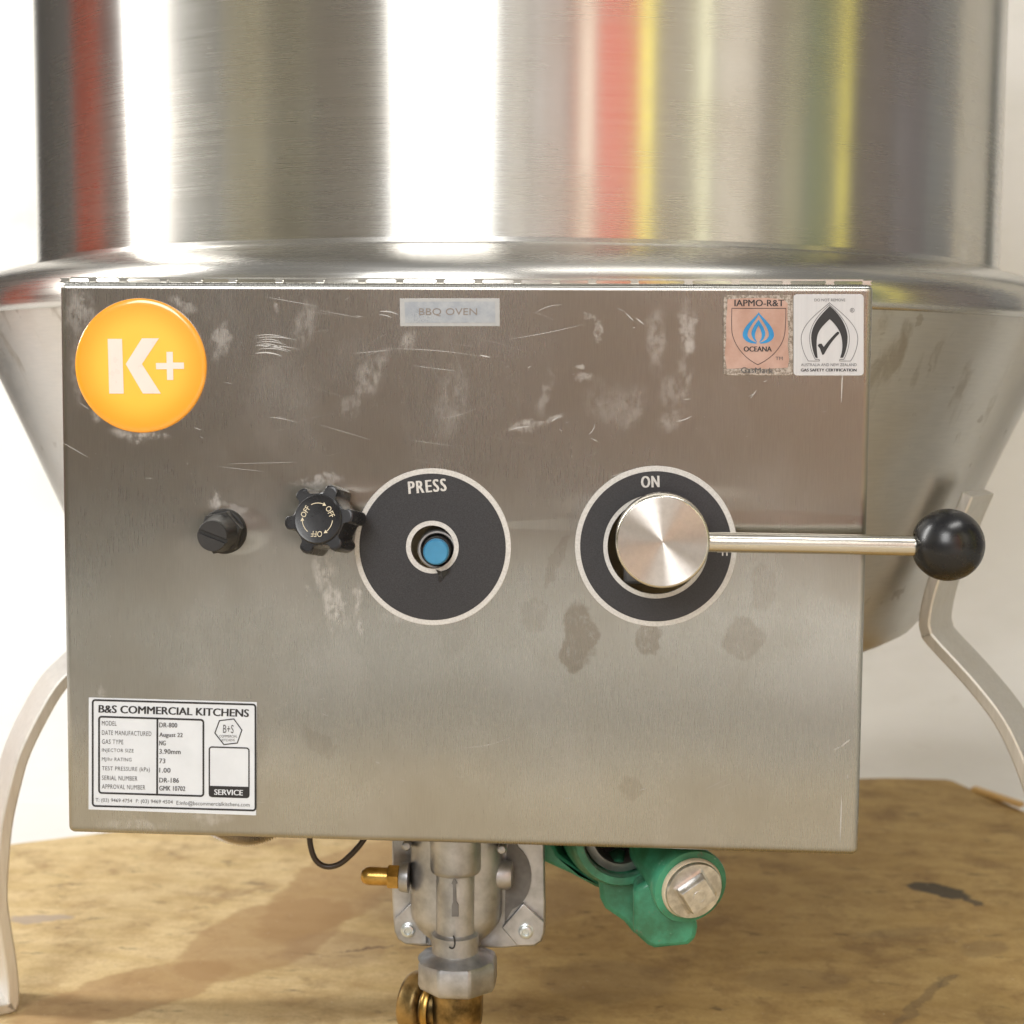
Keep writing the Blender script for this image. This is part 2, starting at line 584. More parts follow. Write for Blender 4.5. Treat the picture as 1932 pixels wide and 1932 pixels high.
N = NT('nameplate_border')
N.base(color=N.mix(N.noise(N.coord(), 300, 4), (0.34, 0.35, 0.35), (0.46, 0.46, 0.455)), metal=0.2, rough=0.45)
M_NAMEB = N.mat
N = NT('orange_badge')
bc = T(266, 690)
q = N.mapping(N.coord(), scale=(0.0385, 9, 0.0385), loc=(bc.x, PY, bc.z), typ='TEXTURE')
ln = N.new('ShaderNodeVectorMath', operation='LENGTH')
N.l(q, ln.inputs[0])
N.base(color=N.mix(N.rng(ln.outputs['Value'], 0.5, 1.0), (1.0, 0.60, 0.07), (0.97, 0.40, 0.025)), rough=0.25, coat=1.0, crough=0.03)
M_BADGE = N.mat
M_BADGEW = simple('badge_white', (0.86, 0.78, 0.72), 0.3, coat=0.6, var=0.02)

# ------------------------------------------------------------------ setting: floor, wall, board
def struct(o):
    o['kind'] = 'structure'
    return o

N = NT('painted_concrete')
v = N.coord()
a = N.noise(v, 2.2, 8, 0.62)
b = N.noise(N.mapping(v, (8, 30, 8)), 1.0, 5, 0.65)
col = N.mix(N.rng(a, 0.35, 0.68), (0.27, 0.255, 0.225), (0.38, 0.365, 0.33))
col = N.mix(N.math('MULTIPLY', N.rng(b, 0.55, 0.75), 0.35), col, (0.34, 0.32, 0.27))
sf = N.new('ShaderNodeSeparateXYZ')
N.l(N.warp(v, 3, 0.03), sf.inputs[0])
yy = N.math('ADD', sf.outputs['Y'], N.math('MULTIPLY', sf.outputs['X'], 0.22))
strip = N.math('MULTIPLY', N.rng(yy, -1.78, -1.84), N.rng(yy, -2.06, -2.02))          # dark strip, added for the band mirrored in the panel
col = N.mix(N.math('MULTIPLY', strip, 0.9), col, (0.12, 0.105, 0.085))
zone = N.rng(yy, -2.03, -2.07)                                                       # paler zone, added to be mirrored in the panel's right half
pale = N.mix(N.rng(a, 0.35, 0.68), (0.74, 0.73, 0.70), (0.84, 0.83, 0.81))
col = N.mix(N.math('MULTIPLY', zone, N.rng(sf.outputs['X'], 0.0, 0.8)), col, pale)
col = N.mix(N.math('MULTIPLY', N.rng(sf.outputs['X'], -0.30, -0.42), N.rng(sf.outputs['Y'], -1.2, -0.9)), col, pale)   # white floor beside the sheet, added for the bowl's pale reflection
N.base(color=col, rough=0.45, normal=N.bump(a, 0.1, 0.01))
M_FLOOR = N.mat
N = NT('wall_paint')
v = N.coord()
a = N.noise(N.mapping(v, (2, 2, 5)), 1.0, 7, 0.6)
b = N.noise(N.mapping(v, (9, 9, 26)), 1.0, 6, 0.65)
col = N.mix(N.rng(a, 0.35, 0.7), (0.76, 0.75, 0.705), (0.86, 0.855, 0.83))
col = N.mix(N.math('MULTIPLY', N.rng(b, 0.60, 0.78), 0.3), col, (0.48, 0.45, 0.37))
N.base(color=col, rough=0.6)
M_WALL = N.mat

mb = MB()
mb.add([(-14, -14, -0.022), (14, -14, -0.022), (14, 14, -0.022), (-14, 14, -0.022)], [(0, 1, 2, 3)])
struct(mb.build('floor', M_FLOOR, smooth=0))
mb = MB()
cov = [(0.35, -0.030)] + [(0.40 + 0.42 * math.sin(rad(a)), -0.0185 + 0.42 * (1 - math.cos(rad(a)))) for a in range(0, 91, 6)] + [(0.82, 3.0), (0.92, 3.0), (0.92, -0.030)]
mb.loops([[Vector((x, y, z)) for y, z in cov] for x in (-0.95, 2.2)])
struct(mb.build('wall', M_WALL, smooth=40))

# weathered plywood sheet the oven stands on
N = NT('plywood')
v = N.coord()
gr = N.noise(N.mapping(N.warp(v, 6, 0.06), (10, 30, 10), rot=(0, 0, rad(-24))), 1.0, 8, 0.7, 0.5)
fine = N.noise(v, 300, 5, 0.75)
blot = N.noise(N.warp(v, 9, 0.05), 9, 9, 0.72)
mott = N.noise(v, 30, 8, 0.75)
speck = N.noise(N.mapping(N.warp(v, 30, 0.015), (22, 62, 30), rot=(0, 0, rad(-15))), 1.0, 5, 0.7)
col = N.mix(N.rng(gr, 0.3, 0.7), (0.60, 0.435, 0.195), (0.77, 0.60, 0.33))
col = N.mix(N.math('MULTIPLY', N.rng(mott, 0.42, 0.68), 0.55), col, (0.40, 0.25, 0.10))
col = N.mix(N.math('MULTIPLY', N.rng(fine, 0.35, 0.75), 0.35), col, (0.34, 0.21, 0.085))
col = N.mix(N.math('MULTIPLY', N.rng(blot, 0.50, 0.66), 0.65), col, (0.27, 0.16, 0.065))
col = N.mix(N.math('MULTIPLY', N.rng(speck, 0.58, 0.70), 0.7), col, (0.13, 0.085, 0.04))
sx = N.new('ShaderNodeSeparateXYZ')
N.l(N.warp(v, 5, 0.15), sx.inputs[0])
right_shade = N.rng(sx.outputs['X'], -0.16, 0.10)          # shade on the right side, painted into the wood colour
col = N.mix(N.math('MULTIPLY', right_shade, 1.0), col, N.mix(1.0, col, (0.68, 0.61, 0.43), 'MULTIPLY'))
dust = N.rng(sx.outputs['Y'], -0.45, -0.75)
col = N.mix(N.math('MULTIPLY', dust, 0.7), col, (0.46, 0.42, 0.35))
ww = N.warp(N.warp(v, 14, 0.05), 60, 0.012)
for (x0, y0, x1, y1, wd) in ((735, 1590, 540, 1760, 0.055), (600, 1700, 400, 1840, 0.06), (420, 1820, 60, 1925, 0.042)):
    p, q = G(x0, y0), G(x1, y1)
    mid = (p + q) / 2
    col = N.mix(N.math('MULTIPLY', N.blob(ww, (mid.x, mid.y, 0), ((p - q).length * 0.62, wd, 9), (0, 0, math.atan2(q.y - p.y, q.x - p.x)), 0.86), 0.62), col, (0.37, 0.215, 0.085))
for (x, y, a, b, ro, s, cc) in ((1772, 1680, 0.036, 0.019, -42, 0.92, (0.045, 0.035, 0.022)), (1835, 1702, 0.016, 0.005, -50, 0.8, (0.06, 0.045, 0.03)), (75, 1733, 0.030, 0.012, 8, 0.8, (0.40, 0.32, 0.26)), (1735, 1890, 0.07, 0.006, 62, 0.45, (0.12, 0.08, 0.04)), (1790, 1850, 0.02, 0.005, 50, 0.5, (0.12, 0.08, 0.04)), (1855, 1790, 0.03, 0.018, 40, 0.3, (0.15, 0.10, 0.05)),
                                (1700, 1760, 0.05, 0.012, 15, 0.25, (0.18, 0.12, 0.06)), (1150, 1850, 0.06, 0.05, 10, 0.3, (0.2, 0.13, 0.06)), (1500, 1850, 0.05, 0.03, 10, 0.3, (0.2, 0.13, 0.06)), (690, 1790, 0.03, 0.002, 20, 0.9, (0.09, 0.06, 0.04)), (480, 1667, 0.012, 0.004, 0, .5, (0.1, .07, .04)),
                                (320, 1535, 0.05, 0.01, 10, 0.4, (.3, .2, .1)), (630, 1790, 0.05, 0.05, 0, .4, (.33, .2, .1)), (900, 1700, 0.12, 0.09, 20, .35, (.27, .16, .08))):
    p = G(x, y)
    wsrc = N.warp(N.warp(v, 32, 0.022), 150, 0.008)
    col = N.mix(N.math('MULTIPLY', N.blob(wsrc, (p.x, p.y, 0), (a, b, 9), (0, 0, rad(ro)), 0.75), s), col, cc)
dots = N.noise(v, 330, 2, 0.5)
col = N.mix(N.rng(dots, 0.735, 0.76), col, (0.72, 0.63, 0.50))
N.base(color=col, rough=0.7, normal=N.bump(gr, 0.25, 0.002))
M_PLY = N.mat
e0, e1 = G(28, 1591), G(159, 1575)
ed = (e1 - e0).normalized()
back_l = G(1640, 1468)
back_r = G(1760, 1465)
bd = (back_r - back_l).normalized()
# corner where the two edges meet, hidden behind the panel
den = ed.x * bd.y - ed.y * bd.x
tt = ((back_l.x - e0.x) * bd.y - (back_l.y - e0.y) * bd.x) / den
corner = e0 + ed * tt
far_l = e0 - ed * 0.9
outline = [far_l, e0, e1]
if (corner - e1).dot(ed) > 0 and corner.x < back_l.x:
    outline.append(corner)
outline += [back_l, back_r, G(1800, 1473), G(1830, 1487), G(1880, 1506), G(1932, 1530)]
q = outline[-1]
outline += [Vector((q.x + 0.25, q.y - 0.45, 0)), Vector((q.x + 0.3, -1.46, 0)), Vector((-1.25, -1.54, 0))]
mb = MB()
mb.loops([[Vector((p.x, p.y, -0.018)) for p in outline], [Vector((p.x, p.y, 0)) for p in outline]])
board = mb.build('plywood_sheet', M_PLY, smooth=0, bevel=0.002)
board['label'] = 'stained tan plywood sheet under the oven legs'
board['category'] = 'board'
N = NT('raw_veneer')
f = N.noise(N.mapping(N.coord(), (20, 200, 20)), 1.0, 4)
N.base(color=N.mix(f, (0.55, 0.32, 0.09), (0.70, 0.46, 0.16)), rough=0.6)
mb = MB()
p0, p1 = G(1832, 1491, 0.0), G(1924, 1524, 0.006)
sd = Vector((0.012, 0.016, 0)).normalized() * 0.012
mb.loops([[p0, p0 + sd, p0 + sd + Vector((0, 0, 0.003)), p0 + Vector((0, 0, 0.003))], [p1, p1 + sd, p1 + sd + Vector((0, 0, 0.004)), p1 + Vector((0, 0, 0.004))]])
mb.build('lifted_veneer', N.mat, board, smooth=0)

# ------------------------------------------------------------------ the oven
OVEN = empty('roasting_oven', 'round stainless steel roasting oven with a square control panel on curved legs', 'oven')
ZP = -FLOOR                                      # height of the panel's top edge

mb = MB()
mb.lathe([(0.4, ZP + 0.030), (0.4, ZP + 0.30), (0.4, ZP + 0.55)], seg=192, cap0=False)
mb.build('drum', M_DRUM, OVEN, 40)
mb = MB()
mb.lathe([(0.3985, ZP + 0.0330), (0.4020, ZP + 0.0330), (0.4030, ZP + 0.0300), (0.408, ZP + 0.0288), (0.422, ZP + 0.0258), (0.437, ZP + 0.0212), (0.446, ZP + 0.0168), (0.4515, ZP + 0.0122), (0.4548, ZP + 0.0065), (0.4558, ZP + 0.001),
          (0.4558, ZP - 0.005), (0.4550, ZP - 0.0080), (0.453, ZP - 0.0095), (0.448, ZP - 0.0095)], seg=192, cap0=False, cap1=False)
mb.build('collar', M_COLLAR, OVEN, 50)
mb = MB()
mb.lathe([(0.4515, ZP - 0.0085), (0.449, ZP - 0.015), (0.430, ZP - 0.058), (0.408, ZP - 0.107), (0.387, ZP - 0.155), (0.366, ZP - 0.205), (0.3545, ZP - 0.232), (0.3495, ZP - 0.243), (0.3415, ZP - 0.2525), (0.330, ZP - 0.2590),
          (0.31, ZP - 0.262), (0.001, ZP - 0.262)], seg=160, cap0=False)
mb.build('bowl', M_BOWL, OVEN, 50)

# legs: flat bar bent in the radial plane, (radius, height) of the inner line from the top down
LEG_R = [(0.4095, 0.3975), (0.3950, 0.3600), (0.3840, 0.326), (0.3800, 0.303), (0.3818, 0.2925), (0.3867, 0.2850), (0.4197, 0.2541), (0.4427, 0.2264), (0.4615, 0.1857), (0.474, 0.14), (0.480, 0.10), (0.478, 0.06), (0.472, 0.03), (0.470, 0.009), (0.474, 0.0025), (0.486, 0.0004), (0.53, 0.0004)]
LEG_L = [(0.3640, 0.322), (0.3600, 0.312), (0.3565, 0.300), (0.3570, 0.288), (0.3655, 0.2735), (0.3830, 0.2570), (0.4010, 0.2407), (0.4144, 0.2199), (0.4272, 0.1949), (0.4341, 0.1733), (0.4408, 0.1450), (0.4440, 0.1173), (0.4457, 0.0894), (0.4437, 0.0677), (0.4400, 0.0385),
         (0.4384, 0.0143), (0.4400, 0.0045), (0.447, 0.0004), (0.49, 0.0004)]

def leg(prof, az, th=0.0085, w=0.045):
    a = rad(az)
    e = Vector((math.sin(a), -math.cos(a), 0))
    t = Vector((math.cos(a), math.sin(a), 0))
    # smooth the polyline (Catmull-Rom)
    P = [Vector(p) for p in prof]
    S = []
    for i in range(len(P) - 1):
        p0, p1, p2, p3 = P[max(i - 1, 0)], P[i], P[i + 1], P[min(i + 2, len(P) - 1)]
        for k in range(5):
            u = k / 5
            S.append(0.5 * ((2 * p1) + (p2 - p0) * u + (2 * p0 - 5 * p1 + 4 * p2 - p3) * u * u + (3 * p1 - p0 - 3 * p2 + p3) * u ** 3))
    S.append(P[-1])
    L = []
    b = 0.0011
    for i, p in enumerate(S):
        d = (S[min(i + 1, len(S) - 1)] - S[max(i - 1, 0)]).normalized()
        n = Vector((-d.y, d.x))                    # outward side of a downward running bar
        if True:
            n = Vector((-d.y, d.x)) if (-d.y) > 0 or d.x > 0 else Vector((d.y, -d.x))
        sec = [(-w / 2 + b, 0), (w / 2 - b, 0), (w / 2, b), (w / 2, th - b), (w / 2 - b, th), (-w / 2 + b, th), (-w / 2, th - b), (-w / 2, b)]
        L.append([e * (p.x + n.x * h) + t * s + Vector((0, 0, max(p.y + n.y * h, 0.0003))) for s, h in sec])
    mb = MB()
    mb.loops(L)
    o = mb.build('leg', M_LEG, OVEN, 40)
    # weld bead down each side of the bar on the bowl
    for sgn in (-1, 1):
        wb = MB()
        pts = []
        rr = []
        for i in range(22):
            p = S[min(len(S) - 1, int(i * 0.7))]
            pts.append(e * (p.x + 0.0015) + t * (sgn * (w / 2 + 0.0012)) + Vector((0, 0, p.y)))
            rr.append(0.0022 + 0.0010 * (i % 2) * random.random())
        wb.tube(pts, rr, 8)
        wb.build('weld_bead', M_WELD, o, 60)
    return o
M_WELD = simple('weld', (0.30, 0.22, 0.17), 0.45, 0.9, var=0.5, nscale=120)
leg(LEG_R, 58)
leg(LEG_L, -56)
leg(LEG_L, 180)

# ------------------------------------------------------------------ control panel: folded sheet with two holes
R_ = 0.0040
HW = (T(1645, 535, PY + R_).x - T(114, 530, PY + R_).x) / 2
Z1 = (T(1645, 535, PY + R_).z + T(114, 533, PY + R_).z) / 2
Z0 = (T(1616, 1611, PY + R_).z + T(130, 1568, PY + R_).z) / 2
PRESS = T(816, 1032)
ON = T(1237, 1031)
K = 0.905 / 3000 * 1.0036                       # metres per pixel on the panel
def rloop(inset, y, cr):
    return [Vector((x, y, z)) for x, z in rrect(-HW + inset, Z0 + inset, HW - inset, Z1 - inset, cr, 5)]
holes = [[(PRESS.x + 41 * K * math.cos(2 * PI * i / 48), PRESS.z + 41 * K * math.sin(2 * PI * i / 48)) for i in range(48)],
         [(ON.x + 90 * K * math.cos(2 * PI * i / 64), ON.z + 90 * K * math.sin(2 * PI * i / 64)) for i in range(64)]]
ins = rloop(R_ + 0.0006, PY, 0.0006)
vs2, fs2 = fill2d([[(p.x, p.z) for p in ins]] + holes)
mb = MB()
mb.add([(x, PY, z) for x, z in vs2], fs2)
L = [ins]
for k in range(7):
    a = rad(90 * k / 6)
    L.append(rloop(R_ * (1 - math.sin(a)), PY + R_ * (1 - math.cos(a)), 0.0006 + R_ * math.sin(a) * 0.75))
L.append(rloop(0, -0.372, 0.0006 + R_ * 0.75))
mb.loops(L, False, False)
for h in holes:                                 # thickness of the sheet in the holes
    mb.loops([[Vector((x, PY, z)) for x, z in h], [Vector((x, PY + 0.0015, z)) for x, z in h]], False, False)
me = bpy.data.meshes.new('control_panel')
me.from_pydata(mb.v, [], mb.f)
bm = bmesh.new()
bm.from_mesh(me)
bmesh.ops.remove_doubles(bm, verts=bm.verts, dist=0.00002)
bmesh.ops.recalc_face_normals(bm, faces=bm.faces)
bm.to_mesh(me)
bm.free()
PANEL = link('control_panel', me, M_PANEL, OVEN, 40)
# slotted fold along the top: a thin rear lip held by tabs
zt = Z1
mb = MB()
box_mb(mb, (0, PY + 0.0062, zt + 0.0024), (2 * HW - 0.010, 0.0012, 0.0009))
mb.build('top_lip', M_ROD, PANEL, 0)
for tx in (168, 242, 325, 436, 530, 623, 750, 861, 975, 1077, 1187, 1291, 1397, 1502, 1600, 1716, 1862, 1990, 2128, 2246, 2346):
    mb = MB()
    p = T(tx / 1.43271, 532)
    w_ = 0.0042
    mb.loops([[Vector((p.x + a * w_ / 2 * s, PY + 0.0055 + b * 0.0012, zt - 0.0003 + h)) for a, b in ((-1, -1), (1, -1), (1, 1), (-1, 1))] for s, h in ((1.5, 0), (1.0, 0.001), (1.0, 0.0016), (1.5, 0.0024))])
    mb.build('fold_tab', M_ROD, PANEL, 0)

# bright scratches and specks on the panel
mb = MB()
def scratch(x0, y0, x1, y1, w, bow=0.0, n=6):
    pts = []
    dx, dy = x1 - x0, y1 - y0
    L_ = math.hypot(dx, dy) or 1
    for i in range(n + 1):
        t = i / n
        o = bow * 4 * t * (1 - t)
        pts.append((x0 + dx * t - dy / L_ * o, y0 + dy * t + dx / L_ * o))
    A, B = [], []
    for i, (x, y) in enumerate(pts):
        t = i / n
        ww_ = w * (0.25 + 0.75 * math.sin(PI * min(1, max(0, t)))) / 2
        A.append(T(x - dy / L_ * ww_, y + dx / L_ * ww_, PY - 0.00012))
        B.append(T(x + dy / L_ * ww_, y - dx / L_ * ww_, PY - 0.00012))
    mb.add(A + B, [(i, i + 1, n + 1 + i + 1, n + 1 + i) for i in range(n)])
for k in range(7):
    scratch(482 + random.uniform(-3, 14), 634 + k * 4.2, 545 + random.uniform(-20, 20), 637 + k * 4.5, 1.6, -4)
scratch(482, 652, 548, 662, 2.2, -3)
scratch(482, 667, 532, 672, 2.6, -4)
for a in ((716, 588, 752, 594, 2.4, -3), (714, 594, 740, 600, 1.6, -2), (665, 667, 742, 660, 1.0, 0), (730, 658, 905, 672, 0.9, -4), (960, 640, 1100, 612, 0.9, 2), (905, 670, 925, 674, 2.4, 0), (780, 690, 860, 700, 1.0, 0),
          (1010, 590, 1060, 575, 1.0, -4), (500, 560, 600, 578, 0.8, 0), (600, 585, 680, 600, 0.7, 0), (505, 787, 560, 797, 1.2, -2), (410, 880, 500, 890, 0.7, 0), (430, 875, 560, 872, 0.7, 0), (118, 835, 165, 862, 1.4, 0),
          (150, 760, 168, 772, 1.2, 0), (1590, 690, 1587, 760, 2.0, 0), (1428, 735, 1416, 752, 1.3, 0), (1604, 1395, 1585, 1410, 2.4, 0), (1588, 1408, 1572, 1415, 1.8, 0), (1588, 1500, 1585, 1590, 2.2, 0),
          (1000, 805, 960, 812, 2.0, 2), (1055, 786, 1040, 795, 2.4, 0), (1110, 820, 1122, 800, 1.6, 3), (1275, 795, 1305, 785, 1.8, 2), (870, 1410, 965, 1390, 1.0, 6), (1370, 1470, 1330, 1490, 0.9, 0), (1380, 1478, 1350, 1490, 0.8, 0),
          (715, 1095, 712, 1120, 1.0, 0), (390, 1505, 470, 1515, 1.2, 2), (430, 1510, 500, 1514, 1.2, 0), (390, 1512, 440, 1518, 0.9, 0), (708, 1437, 716, 1440, 2.0, 0), (1600, 1460, 1598, 1470, 1.4, 0),
          (830, 790, 900, 770, .7, 3), (770, 830, 860, 842, .6, 0), (600, 800, 700, 830, .6, 0), (1200, 600, 1215, 612, 2.2, 0), (1180, 590, 1196, 606, 2, 0), (1150, 900, 1180, 890, .8, 0)):
    scratch(*a)
for k in range(90):
    x, y = random.uniform(150, 1590), random.choice((random.uniform(560, 900), random.uniform(560, 1560)))
    a = random.uniform(-0.5, 0.5)
    l_ = random.choice((2, 2, 3, 5, 9, 16))
    scratch(x, y, x + l_ * math.cos(a), y + l_ * math.sin(a), random.uniform(0.5, 1.3), 0, 2)
for k in range(26):
    x, y = random.uniform(480, 1300), random.uniform(560, 900)
    a = rad(random.choice((12, -12, -22, 70))) + random.uniform(-.15, .15)
    l_ = random.uniform(20, 90)
    scratch(x, y, x + l_ * math.cos(a), y + l_ * math.sin(a), 0.22, random.uniform(-3, 3))
mb.build('scratches', M_SCRATCH, PANEL, 0, 'stuff')

# ------------------------------------------------------------------ badges and plates on the panel
I1 = lambda x, y: (x, y)
# orange K+ badge
MBg = outM((bc.x, PY, bc.z))
mb = MB()
rb = 128 * K
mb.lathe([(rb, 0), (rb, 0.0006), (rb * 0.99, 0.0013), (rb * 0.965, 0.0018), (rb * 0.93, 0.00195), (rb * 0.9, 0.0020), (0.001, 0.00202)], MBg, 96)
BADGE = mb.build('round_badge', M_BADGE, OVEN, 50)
z3 = zoomf(100, 700, 1.932)
mb = MB()
Y_ = PY - 0.0023
put_shape(mb, [[(369, 417), (444, 417), (453, 703), (377, 703)]], z3, Y_)
put_shape(mb, [[(548, 414), (637, 414), (548, 549), (647, 703), (553, 703), (463, 549)]], z3, Y_)
put_shape(mb, [[(676, 485), (709, 485), (710, 541), (767, 541), (768, 574), (711, 574), (712, 632), (679, 632), (678, 576), (622, 576), (621, 543), (677, 543)]], z3, Y_)
mb.build('lettering', M_BADGEW, BADGE, 0)

# faded BBQ OVEN nameplate
z5 = zoomf(1040, 760, 5.367)
NP = plate([z5(*p) for p in ((215, 248), (1668, 246), (1672, 655), (222, 657))], PY, PY - 0.0006, 'nameplate', M_NAMEB, OVEN, 0.0002)
mb = MB()
put_shape(mb, [[(285, 300), (1600, 296), (1605, 602), (300, 606)]], z5, PY - 0.0008)
mb.build('plate_field', M_NAME, NP, 0)
mb = MB()
put_text(mb, 'BBQ OVEN', (497, 392), (1340, 392), 118, z5, PY - 0.001)
mb.build('lettering', M_INKFAINT, NP, 0)

# copper certification sticker
z4 = zoomf(1940, 780, 4.493)
CS = plate([z4(*p) for p in rrect(70, 80, 915, 1055, 40)], PY, PY - 0.0005, 'copper_sticker', M_FOILEDGE, OVEN, 0.0002)
mb = MB()
put_shape(mb, [[(120, 130), (300, 118), (600, 112), (800, 130), (850, 180), (845, 330), (860, 520), (850, 700), (868, 860), (850, 960), (600, 975), (320, 965), (110, 975), (85, 800), (105, 600), (100, 400), (115, 250)]], z4, PY - 0.0007)
mb.build('foil_field', M_FOIL, CS, 0)
mb = MB()
Y_ = PY - 0.0009
put_text(mb, 'IAPMO-R&T', (205, 135), (805, 135), 80, z4, Y_, 0.03)
put_text(mb, 'OCEANA', (318, 703), (655, 703), 62, z4, Y_, 0.05)
sh = bez((172, 240), (170, 330), (165, 480), (175, 540), (205, 700), (330, 850), (488, 925), (650, 850), (780, 720), (812, 560), (825, 480), (830, 330), (828, 240))
put_shape(mb, stroke(sh, 7, True), z4, Y_)
mb.build('lettering', M_INK, CS, 0)
mb = MB()
put_text(mb, 'TM', (703, 828), (790, 828), 42, z4, Y_)
put_text(mb, 'GasMark', (285, 955), (675, 962), 66, z4, Y_)
mb.build('faded_lettering', M_INKGREY, CS, 0)
mb = MB()
o_l = bez((498, 290), (440, 370), (305, 460), (303, 560), (305, 620), (370, 672), (470, 668))
o_r = bez((515, 668), (620, 672), (685, 620), (683, 545), (675, 460), (560, 370), (498, 290))
i_r = bez((622, 560), (610, 470), (540, 380), (500, 318))
i_l = bez((500, 318), (460, 380), (360, 480), (362, 560))
put_shape(mb, [o_l + bez((488, 662), (420, 640), (365, 610), (362, 560)) [1:] + bez((362, 560), (365, 480), (460, 390), (498, 318))[1:]], z4, Y_)
put_shape(mb, [o_r[::-1] + bez((515, 668), (580, 640), (622, 610), (622, 560))[1:] + bez((622, 560), (620, 480), (545, 390), (498, 318))[1:]] if False else
          [bez((498, 290), (560, 370), (680, 460), (684, 560), (685, 620), (620, 672), (515, 668)) + bez((500, 660), (570, 640), (620, 610), (622, 560))[1:] + bez((622, 560), (618, 480), (540, 390), (498, 318))[1:]], z4, Y_)
put_shape(mb, [bez((496, 378), (450, 440), (408, 500), (410, 550), (415, 600), (450, 640), (480, 655)) + bez((470, 630), (440, 590), (445, 540), (496, 448))[1:]], z4, Y_)
put_shape(mb, [bez((496, 378), (540, 440), (578, 500), (578, 550), (575, 600), (540, 640), (502, 655)) + bez((515, 630), (545, 590), (545, 540), (496, 448))[1:]], z4, Y_)
mb.build('flame_emblem', M_BLUEINK, CS, 0)

# silver gas safety sticker
SS = plate([z4(*p) for p in rrect(920, 68, 1775, 1058, 45)], PY, PY - 0.0005, 'silver_sticker', M_SILVER, OVEN, 0.0002)
mb = MB()
Y_ = PY - 0.0007
put_shape(mb, [bez((1362, 212), (1250, 320), (1135, 440), (1135, 600), (1140, 700), (1165, 800), (1190, 842)) + bez((1215, 842), (1205, 760), (1190, 640), (1215, 560), (1240, 480), (1310, 420), (1360, 372), (1420, 420), (1490, 510), (1505, 600), (1525, 700), (1510, 780), (1487, 840)) +
               bez((1524, 840), (1560, 760), (1580, 680), (1578, 580), (1565, 440), (1480, 310), (1362, 212))], z4, Y_)
put_shape(mb, [[(1215, 695), (1228, 672), (1262, 668), (1288, 708)] + bez((1288, 708), (1340, 640), (1400, 570), (1455, 522))[1:] + [(1475, 528), (1476, 548)] + bez((1476, 548), (1400, 620), (1330, 720), (1292, 800))[1:] + [(1270, 806), (1240, 725)]], z4, Y_)
mb.build('flame_emblem', M_INK, SS, 0)
mb = MB()
outer = bez((1362, 170), (1220, 290), (1012, 440), (1014, 610), (1016, 720), (1060, 820), (1102, 880)) + [(1235, 880), (1232, 860), (1185, 860)] + bez((1185, 860), (1140, 780), (1115, 690), (1116, 590), (1125, 420), (1250, 290), (1362, 194))[1:]
outer2 = [(1362 * 2 - x - 8, y) for x, y in outer]
for l in (outer, outer2):
    put_shape(mb, stroke(l, 6, False), z4, Y_)
put_text(mb, 'DO NOT REMOVE', (1175, 122), (1550, 122), 34, z4, Y_)
put_text(mb, 'AUSTRALIA AND NEW ZEALAND', (1012, 908), (1688, 908), 34, z4, Y_)
put_shape(mb, stroke(arc(1634, 263, 24, 24, 0, 345, 20), 5, True), z4, Y_)
put_text(mb, 'R', (1624, 248), (1645, 248), 30, z4, Y_)
mb.build('line_print', M_INKGREY, SS, 0)
mb = MB()
put_text(mb, 'GAS SAFETY CERTIFICATION', (1010, 972), (1685, 972), 35, z4, Y_, 0.06)
mb.build('lettering', M_INK, SS, 0)

# white rating plate
zd = zoomf(220, 1860, 3.864)
DP = plate([zd(*p) for p in ((76, 98), (1832, 148), (1824, 1330), (74, 1268))], PY, PY - 0.0005, 'rating_plate', M_LABEL, OVEN, 0.0001)
Y_ = PY - 0.0007
mb = MB()
def skew(l, k0=0.0285, x0=110):
    return [(x, y + (x - x0) * k0) for x, y in l]
put_shape(mb, stroke(skew(rrect(118, 124, 1818, 1230, 28)), 19, True), zd, Y_)
put_shape(mb, stroke(skew(rrect(184, 296, 1274, 1092, 28), 0.031), 19, True), zd, Y_)
put_shape(mb, [[(784, 316), (803, 316), (800, 1108), (781, 1108)]], zd, Y_)
put_shape(mb, stroke(skew(rrect(1336, 578, 1750, 1095, 28), 0.030), 14, True), zd, Y_)
put_shape(mb, [[(1332, 1020), (1750, 1032), (1748, 1142), (1332, 1128)]], zd, Y_ - 0.00003)
hexp = [(1442, 340), (1592, 322), (1676, 438), (1628, 574), (1488, 590), (1394, 470)]
put_shape(mb, stroke(hexp, 11, True), zd, Y_)
put_text(mb, 'B&S COMMERCIAL KITCHENS', (184, 176), (1748, 222), 80, zd, Y_, 0.05)
mb.build('frame_print', M_INK, DP, 0)
mb = MB()
rows = [('MODEL', 'DR-800', 342, 368, 360, 1000, 365), ('DATE MANUFACTURED', 'August 22', 440, 732, 464, 1058, 468), ('GAS TYPE', 'NG', 534, 438, 548, 880, 552), ('INJECTOR SIZE', '3.90mm', 628, 546, 636, 1036, 640),
        ('MJ/hr RATING', '73', 722, 524, 735, 876, 738), ('TEST PRESSURE (kPa)', '1.00', 815, 716, 832, 930, 835), ('SERIAL NUMBER', 'DR-186', 912, 586, 936, 1018, 930), ('APPROVAL NUMBER', 'GMK 10702', 1003, 668, 1020, 1084, 1026)]
for a, b, y, x1, yr, x2, yb in rows:
    put_text(mb, a, (215, y), (x1, y + (x1 - 215) * 0.026), 48 if '(' not in a else 56, zd, Y_, 0.0, 1.1)
    put_text(mb, b, (815, yr), (x2, yr + (x2 - 815) * 0.02), 50 if b != 'August 22' else 58, zd, Y_, 0.03, 1.05)
mb.build('row_lettering', M_INKGREY, DP, 0)
mb = MB()
put_text(mb, 'T: (03) 9469 4754', (148, 1148), (530, 1158), 50, zd, Y_)
put_text(mb, 'F: (03) 9469 4504', (570, 1160), (955, 1170), 50, zd, Y_)
put_text(mb, 'E:info@bscommercialkitchens.com', (993, 1176), (1757, 1196), 54, zd, Y_)
